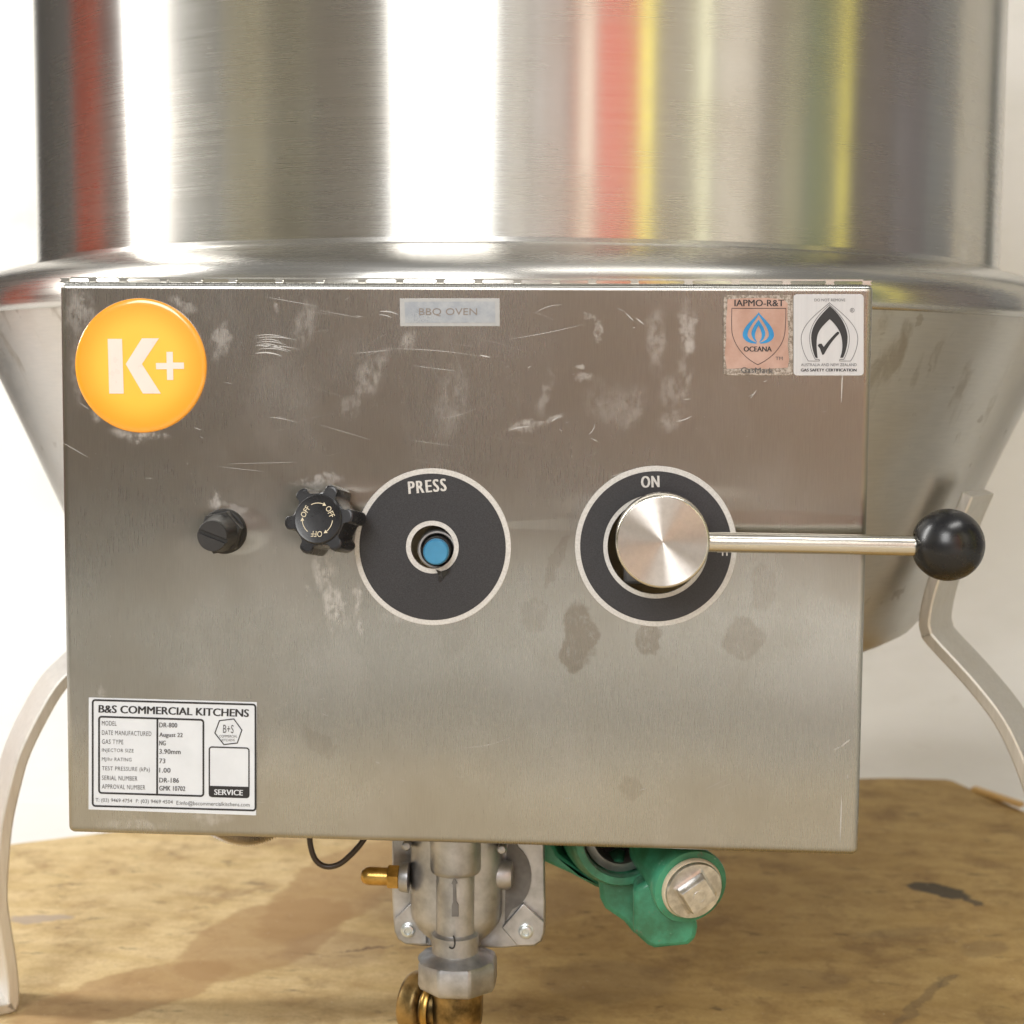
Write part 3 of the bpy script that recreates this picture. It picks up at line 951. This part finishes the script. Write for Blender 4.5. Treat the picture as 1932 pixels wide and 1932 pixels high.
mb.build('contact_lettering', M_INKGREY, DP, 0)
mb = MB()
put_text(mb, 'B+S', (1482, 382), (1592, 386), 86, zd, Y_)
put_text(mb, 'COMMERCIAL', (1440, 490), (1628, 490), 26, zd, Y_)
put_text(mb, 'KITCHENS', (1466, 530), (1602, 530), 26, zd, Y_)
mb.build('logo_lettering', M_INKGREY, DP, 0)
mb = MB()
put_text(mb, 'SERVICE', (1390, 1056), (1686, 1064), 58, zd, Y_ - 0.0001, 0.04)
mb.build('white_lettering', M_LABEL, DP, 0)

# dial plates
def ring_plate(name, c, r_out, r_hole, w_out, w_in):
    Mx = outM((c.x, PY, c.z))
    mb = MB()
    mb.loops([[Mx @ Vector((r * K * math.cos(2 * PI * i / 96), r * K * math.sin(2 * PI * i / 96), h)) for i in range(96)] for r, h in ((r_hole, 0), (r_hole, 0.0007), (r_out - 0.6, 0.0007), (r_out, 0.0004), (r_out, 0))], False, False)
    pl = mb.build(name, M_PALE, OVEN, 30)
    mb = MB()
    mb.loops([[Mx @ Vector((r * K * math.cos(2 * PI * i / 96), r * K * math.sin(2 * PI * i / 96), 0.00085)) for i in range(96)] for r in (r_hole + w_in, r_out - w_out)], False, False)
    mb.build('dial_face', M_DIAL, pl, 0)
    return pl
PD = ring_plate('press_dial', PRESS, 150, 41.5, 10, 9)
ZK = zoomf(450, 1200, 1.932)
mb = MB()
put_text(mb, 'PRESS', (1262, 196), (1456, 180), 66, ZK, PY - 0.0011, 0.045, 1.2)
mb.build('lettering', M_PALE, PD, 0)
# scuffed tear in the dial under the button
mb = MB()
tear = [(822, 1074), (832, 1078), (850, 1072), (858, 1060), (846, 1076), (836, 1092), (826, 1098), (828, 1086)]
mb.add([T(x, y, PY - (0.0012 if i % 2 else 0.0035)) for i, (x, y) in enumerate(tear)], [(0, 1, 7), (1, 2, 4), (1, 4, 5), (1, 5, 6, 7)])
mb.build('torn_edge', M_BLACKMATT, PD, 0)
OD = ring_plate('on_off_dial', ON, 152, 90.5, 10, 8)
zo = zoomf(1540, 1240, 3.864)
mb = MB()
put_text(mb, 'ON', (748, 182), (930, 176), 122, zo, PY - 0.0011, 0.05, 1.15)
mb.build('lettering', M_PALE, OD, 0)
mb = MB()
put_text(mb, 'OFF', (1650, 772), (1650, 1008), 112, zo, PY - 0.0011, 0.05, 1.15)
mb.build('lettering', M_PALE, OD, 0)

# slotted cap
CPC = T(424, 1002)
ax = Vector((-0.04, -1, -0.02))
Mx = outM((CPC.x, PY, CPC.z), ax)
mb = MB()
mb.lathe([(0.0132, -0.0004), (0.0132, 0.002), (0.0125, 0.0032), (0.0100, 0.0034)], Mx, 48)
CAP = mb.build('slotted_cap', M_BLACKMATT, OVEN, 40)
hexq = [(math.cos(rad(12 + 60 * i)) * 0.0128, math.sin(rad(12 + 60 * i)) * 0.0128) for i in range(6)]
mb = MB()
mb.loft(hexq, [(1, 0.0034), (1, 0.0095), (0.93, 0.0105), (0.8, 0.0106)], Mx)
mb.build('hex_flange', M_BLACKMATT, CAP, 30)
mb = MB()
mb.lathe([(0.0108, 0.0105), (0.0100, 0.0140), (0.0091, 0.0210), (0.0089, 0.0228), (0.001, 0.0228)], Mx, 40)
mb.build('cap_crown', M_BLACKMATT, CAP, 40)
Ms = Mx @ Matrix.Rotation(rad(-20), 4, 'Z')
for sg in (-1, 1):
    a0 = math.degrees(math.asin(0.0012 / 0.0088))
    half = [(x, sg * y) for x, y in arc(0, 0, 0.0088, 0.0088, a0, 180 - a0, 18)]
    mb = MB()
    cy = sg * 0.0045
    mb.loops([[Ms @ Vector((x * k, cy + (y - cy) * k, h)) for x, y in half] for k, h in ((1, 0.0226), (1, 0.0243), (0.95, 0.0248))])
    mb.build('cap_face', M_CAPFACE, CAP, 30)

# six-lobed gas knob
KC = T(637, 988)
ax = Vector((-0.17, -1, 0.17))
Mx = outM((KC.x, PY, KC.z), ax) @ Matrix.Scale(1.09, 4)
mb = MB()
mb.lathe([(0.006, -0.004), (0.006, 0.010)], Mx, 24)
KN = mb.build('gas_knob', M_BLACKMATT, OVEN, 40)
star = []
for i in range(6):
    a0 = rad(8 + 60 * i)
    for da, r in ((-17, .0142), (-13.5, .0150), (-12, .0172), (-9, .0184), (-3, .0190), (3, .0190), (9, .0184), (12, .0172), (13.5, .0150), (17, .0142), (30, .0136)):
        star.append((r * math.cos(a0 + rad(da)), r * math.sin(a0 + rad(da))))
mb = MB()
mb.loft(star, [(0.93, 0.006), (0.985, 0.0075), (1.0, 0.010), (1.0, 0.0270), (0.975, 0.0284), (0.93, 0.0288), (0.90, 0.0288)], Mx)
mb.build('knob_grip', M_BLACK, KN, 32)
mb = MB()
mb.lathe([(0.0128, 0.0280), (0.0128, 0.0296), (0.0122, 0.0302), (0.0112, 0.0300), (0.001, 0.0300)], Mx, 56)
KF = mb.build('knob_face', M_BLACK, KN, 40)
mb = MB()
vs_, fs_, ar = text2d('OFF')
for ang in (152, 30, 270):
    Mr = Mx @ Matrix.Rotation(rad(ang - 90), 4, 'Z')
    mb.add([Mr @ Vector(((a - 0.5) * 0.0060, 0.0062 + b * 0.0030, 0.0304)) for a, b in vs_], fs_)
for a0, a1 in ((118, 66), (-4, -54), (234, 184)):
    pts = arc(0, 0, 0.0082, 0.0082, a0, a1, 10)
    v2, f2 = fill2d(stroke(pts, 0.00035))
    mb.add([Mx @ Vector((x, y, 0.0304)) for x, y in v2], f2)
    t_ = rad(a1)
    tip = (0.0082 * math.cos(t_ - 0.14), 0.0082 * math.sin(t_ - 0.14))
    b1 = (0.0092 * math.cos(t_ + 0.08), 0.0092 * math.sin(t_ + 0.08))
    b2 = (0.0072 * math.cos(t_ + 0.08), 0.0072 * math.sin(t_ + 0.08))
    mb.add([Mx @ Vector((x, y, 0.0304)) for x, y in (tip, b1, b2)], [(0, 1, 2)])
mb.build('lettering', M_CREAM, KF, 0)

# blue press button in its sleeve
BC = T(816, 1034)
ax = Vector((0.05, -1, -0.02))
Mx = outM((BC.x + 0.002, PY + 0.012, BC.z - 0.001), ax)
mb = MB()
mb.loops([[Mx @ Vector((r * math.cos(2 * PI * i / 48), r * math.sin(2 * PI * i / 48), h)) for i in range(48)] for r, h in ((0.0115, -0.03), (0.0115, 0.0088), (0.0108, 0.0098), (0.0098, 0.0098), (0.0090, 0.0085), (0.0085, -0.02))], False, True)
BT = mb.build('press_button', M_CAST, OVEN, 40)
mb = MB()
mb.lathe([(0.0082, -0.018), (0.0082, 0.013), (0.0078, 0.0155), (0.0076, 0.016)], Mx, 40)
mb.build('button_sleeve', M_BLACKMATT, BT, 40)
mb = MB()
mb.lathe([(0.0074, 0.012), (0.0074, 0.0205), (0.0071, 0.0218), (0.0064, 0.0225), (0.001, 0.0226)], Mx, 40)
mb.build('button_top', M_BUTTON, BT, 40)

# lever: turned hub, rod and ball
HUBF = -0.5285
hc = T(1250, 1022, HUBF)
mb = MB()
Mh = outM((hc.x, 0, hc.z))
rh = 89 * (hc.y - CAM.y) / 3000
mb.lathe([(rh * 0.985, 0.505), (rh, 0.5065), (rh, -HUBF - 0.0012), (rh - 0.0006, -HUBF - 0.0003), (rh - 0.0014, -HUBF)], Mh, 96, cap1=False)
HUB = mb.build('lever', M_ROD, OVEN, 40)
mb = MB()
mb.lathe([(rh - 0.0014, -HUBF), (rh * 0.5, -HUBF), (0.0005, -HUBF)], Mh, 96, cap0=False)
o = mb.build('hub_face', M_TURNED, HUB, 40)
# brace the stem into the panel
mb = MB()
mb.lathe([(0.011, 0.44), (0.011, 0.506)], Mh, 32)
mb.build('stem', M_CAST, HUB, 40)
mb = MB()
box_mb(mb, (hc.x - 0.004, -0.462, hc.z - 0.016), (0.034, 0.02, 0.03))
mb.build('stem_bracket', M_CASTD, HUB, 0, bevel=0.002)
YR = -0.517
pa, pb = T(1330, 1022.5, YR), T(1726, 1029.5, YR - 0.004)
mb = MB()
mb.tube([pa, pb], 0.00555, 32)
mb.build('rod', M_ROD, HUB, 40)
bcn = T(1788, 1028, YR - 0.004)
dr = (pb - pa).normalized()
Mb = axisM(bcn, dr)
rbal = 67.5 * (bcn.y - CAM.y) / 3000
prof = [(rbal * math.sin(rad(a)), -rbal * math.cos(rad(a))) for a in range(12, 181, 6)]
prof = [(0.0058, -rbal * 0.905), (rbal * 0.40, -rbal * 0.905)] + [p for p in prof if p[1] > -rbal * 0.905]
prof[-1] = (0.0003, rbal)
mb = MB()
mb.lathe(prof, Mb, 64, cap0=False)
mb.build('ball_knob', M_BALL, HUB, 40)

# ------------------------------------------------------------------ gas valve under the panel
zv = zoomf(900, 2200, 2.76)
YV = -0.425
def vpt(x, y, Y=YV):
    return T(*zv(x, y), Y)
kv = (YV - CAM.y) / 3000 / (2.76 * 1.43271)     # metres per zoom pixel at the valve
def zmat(x, Y=YV):
    """vertical axis frame; local z up, heights are absolute"""
    p = vpt(x, 600, Y)
    Mz = Matrix.Identity(4)
    Mz.translation = Vector((p.x, Y, 0))
    return Mz
def zh(y, Y=YV):
    return vpt(920, y, Y).z
flo = [(440, 100), (440, 620), (450, 800), (458, 880), (485, 940), (540, 975), (660, 990), (760, 990), (1260, 1005), (1370, 995), (1500, 990), (1555, 955), (1580, 890), (1582, 700), (1572, 100)]
YF = -0.412
VALVE = plate([zv(*p) for p in flo], YF + 0.010, YF, 'gas_valve', M_CAST, OVEN, 0.0012)
for pts, yb in (([(455, 790), (575, 670), (700, 760), (700, 975), (545, 972), (488, 936), (462, 880)], 0.0), ([(1575, 810), (1420, 668), (1260, 850), (1375, 985), (1500, 982), (1550, 950), (1572, 890)], 0.0)):
    plate([zv(*p) for p in pts], YF, YF - 0.0035, 'mounting_lug', M_CAST, VALVE, 0.0006)
for x, y in ((562, 865), (1440, 874)):
    p = vpt(x, y, YF - 0.0035)
    mb = MB()
    Mq = outM((p.x, YF - 0.0035, p.z))
    mb.lathe([(0.0047, 0), (0.0047, 0.0008), (0.0040, 0.0012), (0.0038, 0.0030), (0.0030, 0.0034), (0.0022, 0.0034), (0.0018, 0.0020)], Mq, 28)
    mb.build('screw', M_ZINC, VALVE, 35)
Mz = zmat(920, -0.418)
mb = MB()
prof = [(355, 60), (355, 700), (352, 770), (340, 815), (300, 870), (250, 920), (205, 955), (190, 1000)]
mb.lathe([(r * kv, zh(y)) for r, y in prof], Mz, 56, sq=(1, 0.72))
BODY = mb.build('valve_body', M_CAST, VALVE, 40)
Mz2 = zmat(915, -0.4335)
mb = MB()
prof = [(195, 60), (195, 360), (190, 385), (178, 398), (152, 405), (151, 835), (160, 846), (178, 856), (179, 985), (195, 1000), (245, 1015), (285, 1035)]
mb.lathe([(r * kv, zh(y)) for r, y in prof], Mz2, 48)
mb.build('inlet_column', M_CAST, BODY, 32)
mb = MB()
prof = [(270, 1028), (300, 1045), (316, 1080), (318, 1225), (300, 1262), (270, 1270)]
mb.lathe([(r * kv, zh(y)) for r, y in prof], zmat(935, -0.4285), 8, a0=rad(22.5))
mb.build('inlet_nut', M_CAST, VALVE, 30, bevel=0.0012)
# embossed flow arrow and pen mark on the column
YA = -0.4335 - 153 * kv
mb = MB()
arrow = [(905, 470), (930, 515), (918, 522), (922, 650), (938, 680), (938, 762), (888, 762), (888, 680), (897, 650), (896, 522), (886, 515)]
q = [vpt(x, y, YA) for x, y in arrow]
mb.loops([[Vector((p.x, YA + 0.003, p.z)) for p in q], [Vector((p.x, YA - 0.0012, p.z)) for p in q]])
mb.build('flow_arrow', M_CASTD, BODY, 0)
YJ = -0.4335 - 179 * kv - 0.0003
mb = MB()
mb.add(*(lambda v2, f2: ([vpt(x, -y, YJ) for x, y in v2], f2))(*fill2d([[(x, -y) for x, y in l] for l in stroke(bez((898, 908), (910, 940), (912, 970), (905, 990), (898, 1008), (880, 1008), (868, 992)), 12)])))
mb.build('pen_mark', M_INK, BODY, 0)
# side boss, and a dark plate in place of the recess's shade
Yb = -0.425
p = vpt(1275, 480, Yb)
mb = MB()
mb.lathe([(112 * kv, -0.008), (112 * kv, 0.003), (100 * kv, 0.0055), (70 * kv, 0.006)], axisM((p.x - 0.001, Yb + 0.007, p.z), (1, 0, 0)), 40)
mb.build('side_boss', M_CAST, VALVE, 40)
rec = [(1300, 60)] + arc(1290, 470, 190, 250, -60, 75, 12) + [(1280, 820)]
plate([zv(*p) for p in rec], YF, YF - 0.0012, 'recess_shade_plate', M_CASTD, VALVE)
p = vpt(548, 230, -0.44)
for x, y in ((552, 232), (1262, 258)):
    p = vpt(x, y, -0.432)
    mb = MB()
    mb.lathe([(0.003, -0.02), (0.003, 0.002), (0.0022, 0.0032), (0.0004, 0.0036)], outM((p.x, -0.432, p.z)), 20)
    mb.build('body_screw', M_CAST, VALVE, 40)
# brass test nipple on the left
p = vpt(480, 470, -0.428)
Mn = axisM(p, (-1, 0, 0.01))
kk = kv
mb = MB()
mb.lathe([(70 * kk, 0.000), (70 * kk, 60 * kk), (72 * kk, 210 * kk), (66 * kk, 240 * kk), (50 * kk, 268 * kk), (36 * kk, 277 * kk)], Mn, 32)
NIP = mb.build('test_nipple', M_BRASS, OVEN, 35)
hx = [(math.cos(rad(60 * i + 18)) * 100 * kk, math.sin(rad(60 * i + 18)) * 100 * kk) for i in range(6)]
mb = MB()
mb.loft(hx, [(0.9, -22 * kk), (1, -14 * kk), (1, 60 * kk), (0.9, 70 * kk)], Mn)
mb.build('hex_nut', M_BRASS, NIP, 30)
mb = MB()
mb.lathe([(118 * kk, -90 * kk), (112 * kk, -40 * kk), (104 * kk, -22 * kk)], Mn, 32)
mb.build('nipple_boss', M_CAST, NIP, 40)
# brass elbow below the nut
mb = MB()
mb.lathe([(r * kv, zh(y)) for r, y in ((178, 1240), (190, 1262), (196, 1330), (196, 1470), (188, 1540), (160, 1620), (110, 1680), (10, 1700))], zmat(935, -0.4285), 10, a0=0.2)
ELB = mb.build('brass_elbow', M_BRASSD, OVEN, 40)
pe = vpt(700, 1420, -0.415)
de = Vector((-0.93, 0.36, 0.0))
Me = axisM(pe, de)
mb = MB()
mb.lathe([(120 * kv, -260 * kv), (172 * kv, -60 * kv), (180 * kv, -20 * kv), (226 * kv, -10 * kv), (240 * kv, 8 * kv), (244 * kv, 30 * kv), (242 * kv, 118 * kv), (228 * kv, 148 * kv), (205 * kv, 160 * kv), (170 * kv, 160 * kv), (160 * kv, 60 * kv)], Me, 44)
mb.build('elbow_socket', M_BRASSD, ELB, 40)
mb = MB()
prev = vpt(760, 1420, -0.46)
mb.lathe([(205 * kv, -100 * kv), (214 * kv, -85 * kv), (214 * kv, -55 * kv), (205 * kv, -40 * kv)], Me, 44, False, False)
mb.build('elbow_bead', M_BRASS, ELB, 40)

# ------------------------------------------------------------------ green gas cock with its square plug
zg = zoomf(1400, 2200, 2.76)
def gpt(x, y, Y):
    return T(*zg(x, y), Y)
YG = -0.455
gd = Vector((0.36, -0.90, -0.16)).normalized()
gc = gpt(1290, 545, YG)
Mg = axisM(gc, gd)
kg = (YG - CAM.y) / 3000 / (2.76 * 1.43271)
mb = MB()
mb.lathe([(225 * kg, -700 * kg), (240 * kg, -420 * kg), (262 * kg, -200 * kg), (288 * kg, -120 * kg), (300 * kg, -20 * kg), (292 * kg, 0), (235 * kg, 2 * kg)], Mg, 48)
COCK = mb.build('green_gas_cock', M_GREEN, OVEN, 40)
mb = MB()
mb.lathe([(240 * kg, 0), (244 * kg, 22 * kg), (234 * kg, 42 * kg), (215 * kg, 48 * kg)], Mg, 40)
mb.build('sealant_ring', M_SEAL, COCK, 40)
mb = MB()
mb.lathe([(226 * kg, 10 * kg), (228 * kg, 60 * kg), (220 * kg, 74 * kg), (120 * kg, 76 * kg), (0.0004, 76 * kg)], Mg, 44)
PLUG = mb.build('plug', M_PLUG, COCK, 35)
Mq = Mg @ Matrix.Rotation(rad(33), 4, 'Z')
sqp = rrect(-112 * kg, -112 * kg, 112 * kg, 112 * kg, 14 * kg, 3)
mb = MB()
mb.loft(sqp, [(1.25, 74 * kg), (1.05, 84 * kg), (0.98, 150 * kg), (0.92, 162 * kg)], Mq)
mb.build('square_head', M_PLUG, PLUG, 30)
mb = MB()
mb.lathe([(50 * kg, 160 * kg), (50 * kg, 166 * kg), (44 * kg, 166 * kg), (43 * kg, 164 * kg), (0.0004, 164 * kg)], Mq, 24)
mb.build('head_ring', M_PLUG, PLUG, 30)
# tail lug under the boss
tl = [(860, 560), (1000, 480), (1290, 640), (1340, 850), (1328, 935), (1270, 985), (1020, 1010), (965, 985), (860, 890)]
plate([zg(*p) for p in tl], YG + 0.052, YG + 0.016, 'tail_lug', M_GREEN, COCK, 0.003, 50)
wl = [(590, 420), (760, 330), (900, 480), (1000, 900), (960, 965), (860, 895), (790, 810), (650, 715), (612, 640)]
plate([zg(*p) for p in wl], YG + 0.075, YG + 0.045, 'body_web', M_GREEN, COCK, 0.004, 50)
# pipe socket with a dark bore, running up behind the panel
pc_ = gpt(760, 150, -0.405)
Mp = axisM(pc_, (0.12, -0.97, 0.1))
mb = MB()
mb.loops([[Mp @ Vector((r * kg * math.cos(2 * PI * i / 56), r * kg * math.sin(2 * PI * i / 56), h)) for i in range(56)] for r, h in ((470, -0.05), (440, -0.012), (405, 0.0), (390, 0.010), (372, 0.013), (318, 0.013), (305, 0.010), (300, -0.05))], False, False)
mb.build('pipe_socket', M_GREEN, COCK, 40)
mb = MB()
mb.loops([[Mp @ Vector((r * kg * math.cos(2 * PI * i / 48), r * kg * math.sin(2 * PI * i / 48), h)) for i in range(48)] for r, h in ((296, -0.02), (290, 0.004), (225, 0.006), (215, 0.0), (210, -0.03))], False, False)
mb.build('inner_pipe', M_CAST, COCK, 40)
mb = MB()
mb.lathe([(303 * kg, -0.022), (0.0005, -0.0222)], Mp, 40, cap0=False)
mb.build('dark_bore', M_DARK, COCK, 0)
band = [(60, 100), (195, 100), (300, 300), (470, 440), (680, 540), (600, 560), (400, 452), (60, 300)]
plate([zg(*p) for p in band], -0.365, -0.392, 'flange_band', M_GREEN, COCK, 0.003, 50)

# ribbed hose and thermocouple wire peeping out below the panel
def p19(x, y, Y):
    return T(x, y, Y)
mb = MB()
N_R = 44
hp = []
for i in range(N_R * 4 + 1):
    t = i / (N_R * 4)
    x = 370 + 190 * t
    y = 1578 - 50 * (2 * t - 1) ** 2 - 1
    Y = -0.44 + 0.03 * t
    hp.append(p19(x, y + 2, Y))
mb.tube(hp, [0.0052 + 0.0009 * math.cos(PI * i / 2) for i in range(len(hp))], 16)
HOSE = mb.build('ribbed_hose', M_HOSE, OVEN, 60)
mb = MB()
wp = [p19(*q, -0.425) for q in bez((583, 1540), (583, 1580), (584, 1600), (594, 1620), (606, 1640), (632, 1640), (652, 1622), (672, 1604), (685, 1590), (700, 1560), n=12)]
mb.tube(wp, 0.00185, 12)
mb.build('wire', M_WIRE, OVEN, 60)

# ------------------------------------------------------------------ unseen lockers and posts, added behind the camera for the drum's mirrored stripes
def mcol(name, c, rough=0.5, metal=0.0):
    return simple(name, c, rough, metal, var=0.1, nscale=8)
def standing(name, label, cat, px, az0, az1, dist, h, rgb, group=None, parts=True):
    am = rad((az0 + az1) / 2)
    w_ = 2 * dist * math.tan(rad(abs(az1 - az0) / 2))
    ctr = Vector(px).to_3d() + Vector((math.sin(am), -math.cos(am), 0)) * (dist + 0.15)
    ctr.z = -0.022
    t_ = empty(name, label, cat, ctr, group)
    t_.rotation_euler = (0, 0, am)
    mt = mcol(name + '_paint', rgb)
    mb = MB()
    d_ = min(0.4, max(0.06, w_ * 0.8))
    box_mb(mb, (0, -0.05, h / 2 + 0.06), (w_, d_, h - 0.06))
    mb.build('body', mt, t_, 0, bevel=min(0.008, w_ * 0.1))
    mb = MB()
    box_mb(mb, (0, -0.05, 0.031), (w_ * 0.94, d_ * 0.94, 0.058))
    mb.build('plinth', mt, t_, 0, bevel=0.004)
    if w_ > 0.45:
        for s in (-1, 1):
            mb = MB()
            box_mb(mb, (s * w_ * 0.245, d_ / 2 - 0.05 + 0.011, h / 2 + 0.08), (w_ * 0.465, 0.018, h - 0.2))
            dd = mb.build('door', mt, t_, 0, bevel=0.004)
            mb = MB()
            box_mb(mb, (s * 0.05, d_ / 2 - 0.05 + 0.03, 1.1), (0.02, 0.02, 0.16))
            mb.build('handle', M_CASTD, dd, 0, bevel=0.004)
    return t_
LK, UP = 'mirrored_locker', 'mirrored_post'
MIRROR = [
    (LK, 'dark grey locker mirrored at the edge of the drum beside a red stripe', 'locker', (-0.33, -0.23), -146, -117, 2.6, 3.0, (0.085, 0.080, 0.075)),
    (LK, 'red locker mirrored as the red stripe beside the dark grey edge', 'locker', (-0.283, -0.282), -116, -102.5, 3.2, 3.0, (0.62, 0.09, 0.03)),
    (LK, 'dark brown locker mirrored between the red and the cream stripe', 'locker', (-0.25, -0.31), -102, -89.5, 3.6, 3.0, (0.15, 0.085, 0.065)),
    (LK, 'cream locker mirrored as the pale stripe beside brown', 'locker', (-0.22, -0.334), -88.6, -78, 3.6, 3.2, (0.92, 0.84, 0.74)),
    (LK, 'dark olive locker mirrored beside the cream stripe', 'locker', (-0.19, -0.352), -77.5, -65.8, 4.0, 3.2, (0.12, 0.11, 0.065)),
    (LK, 'light olive locker mirrored beside the dark olive one', 'locker', (-0.15, -0.37), -64, -52.2, 4.0, 3.2, (0.50, 0.47, 0.34)),
    (LK, 'greenish beige locker mirrored beside the light olive one', 'locker', (-0.118, -0.382), -51.5, -41.5, 4.2, 3.2, (0.24, 0.225, 0.16)),
    (LK, 'warm grey locker mirrored beside the white glare', 'locker', (-0.08, -0.391), -41, -26, 4.2, 3.2, (0.16, 0.14, 0.12)),
    (LK, 'pale pinkish grey locker mirrored beside the white glare', 'locker', (0.04, -0.398), 6.2, 14, 4.4, 3.2, (0.46, 0.38, 0.36)),
    (LK, 'added off-white locker mirrored as the soft edge of the white glare', 'locker', (0.03, -0.399), 1.0, 6.0, 4.4, 3.2, (0.88, 0.85, 0.83)),  # pale locker added to imitate the glare fading out to the right
    (UP, 'thin white post mirrored as a fine bright line beside the glare', 'post', (0.04, -0.398), 7.6, 8.4, 3.7, 3.2, (0.85, 0.87, 0.9)),
    (LK, 'salmon red locker mirrored under a cream post', 'locker', (0.066, -0.395), 14.5, 19.5, 4.4, 3.2, (0.55, 0.19, 0.12)),
    (UP, 'cream post mirrored in front of the wide red stripe', 'post', (0.07, -0.394), 17, 19.8, 3.7, 3.2, (0.85, 0.72, 0.6)),
    (LK, 'bright red locker mirrored as the wide red stripe', 'locker', (0.089, -0.39), 20, 30, 4.3, 3.2, (0.50, 0.07, 0.03)),
    (UP, 'yellow post mirrored between red and dark brown', 'post', (0.107, -0.385), 30.4, 32.6, 3.4, 3.2, (0.9, 0.78, 0.10)),
    (LK, 'dark brown locker mirrored beside the yellow post', 'locker', (0.124, -0.38), 33, 43, 4.2, 3.2, (0.16, 0.13, 0.09)),
    (UP, 'pale yellow post mirrored as a bright narrow stripe', 'post', (0.144, -0.373), 43.4, 45.4, 3.2, 3.2, (0.92, 0.9, 0.62)),
    (LK, 'light grey locker mirrored beside the pale yellow post', 'locker', (0.163, -0.365), 46.5, 57.5, 4.2, 3.2, (0.45, 0.405, 0.35)),
    (LK, 'narrow brown locker mirrored beside light grey', 'locker', (0.185, -0.355), 58, 62, 4.2, 3.2, (0.19, 0.155, 0.115)),
    (LK, 'olive locker mirrored beside narrow brown', 'locker', (0.2, -0.347), 62.5, 68.5, 4.2, 3.2, (0.26, 0.24, 0.15)),
    (LK, 'dark green locker mirrored beside olive', 'locker', (0.215, -0.337), 69, 76, 4.2, 3.2, (0.12, 0.15, 0.075)),
    (UP, 'bright yellow post mirrored at the far side of the drum', 'post', (0.235, -0.323), 77.6, 81, 3.2, 3.2, (0.9, 0.8, 0.15)),
    (LK, 'brownish grey locker mirrored beside the bright yellow post', 'locker', (0.255, -0.307), 82, 94.5, 4.0, 3.2, (0.24, 0.20, 0.185)),
    (LK, 'lilac grey locker mirrored beside brownish grey', 'locker', (0.285, -0.28), 95, 107, 3.8, 3.2, (0.30, 0.27, 0.29)),
]
for a in MIRROR:
    standing(*a)
# unseen drain pipe, added for the dark stripe mirrored in the drum's right flank
mb = MB()
mb.tube([(1.02, 0.70, 0.0), (1.02, 0.70, 2.9)], 0.07, 24)
PIPE = mb.build('drain_pipe', mcol('pipe_grey', (0.12, 0.125, 0.115)), None, 40)
PIPE['label'] = 'dark grey drain pipe up the pale wall, mirrored in the drum flank'
PIPE['category'] = 'pipe'
mb = MB()
mb.lathe([(0.08, 0), (0.08, 0.04)], Matrix.Translation((1.02, 0.70, 1.1)), 24)
mb.build('pipe_clamp', M_CASTD, PIPE, 40)
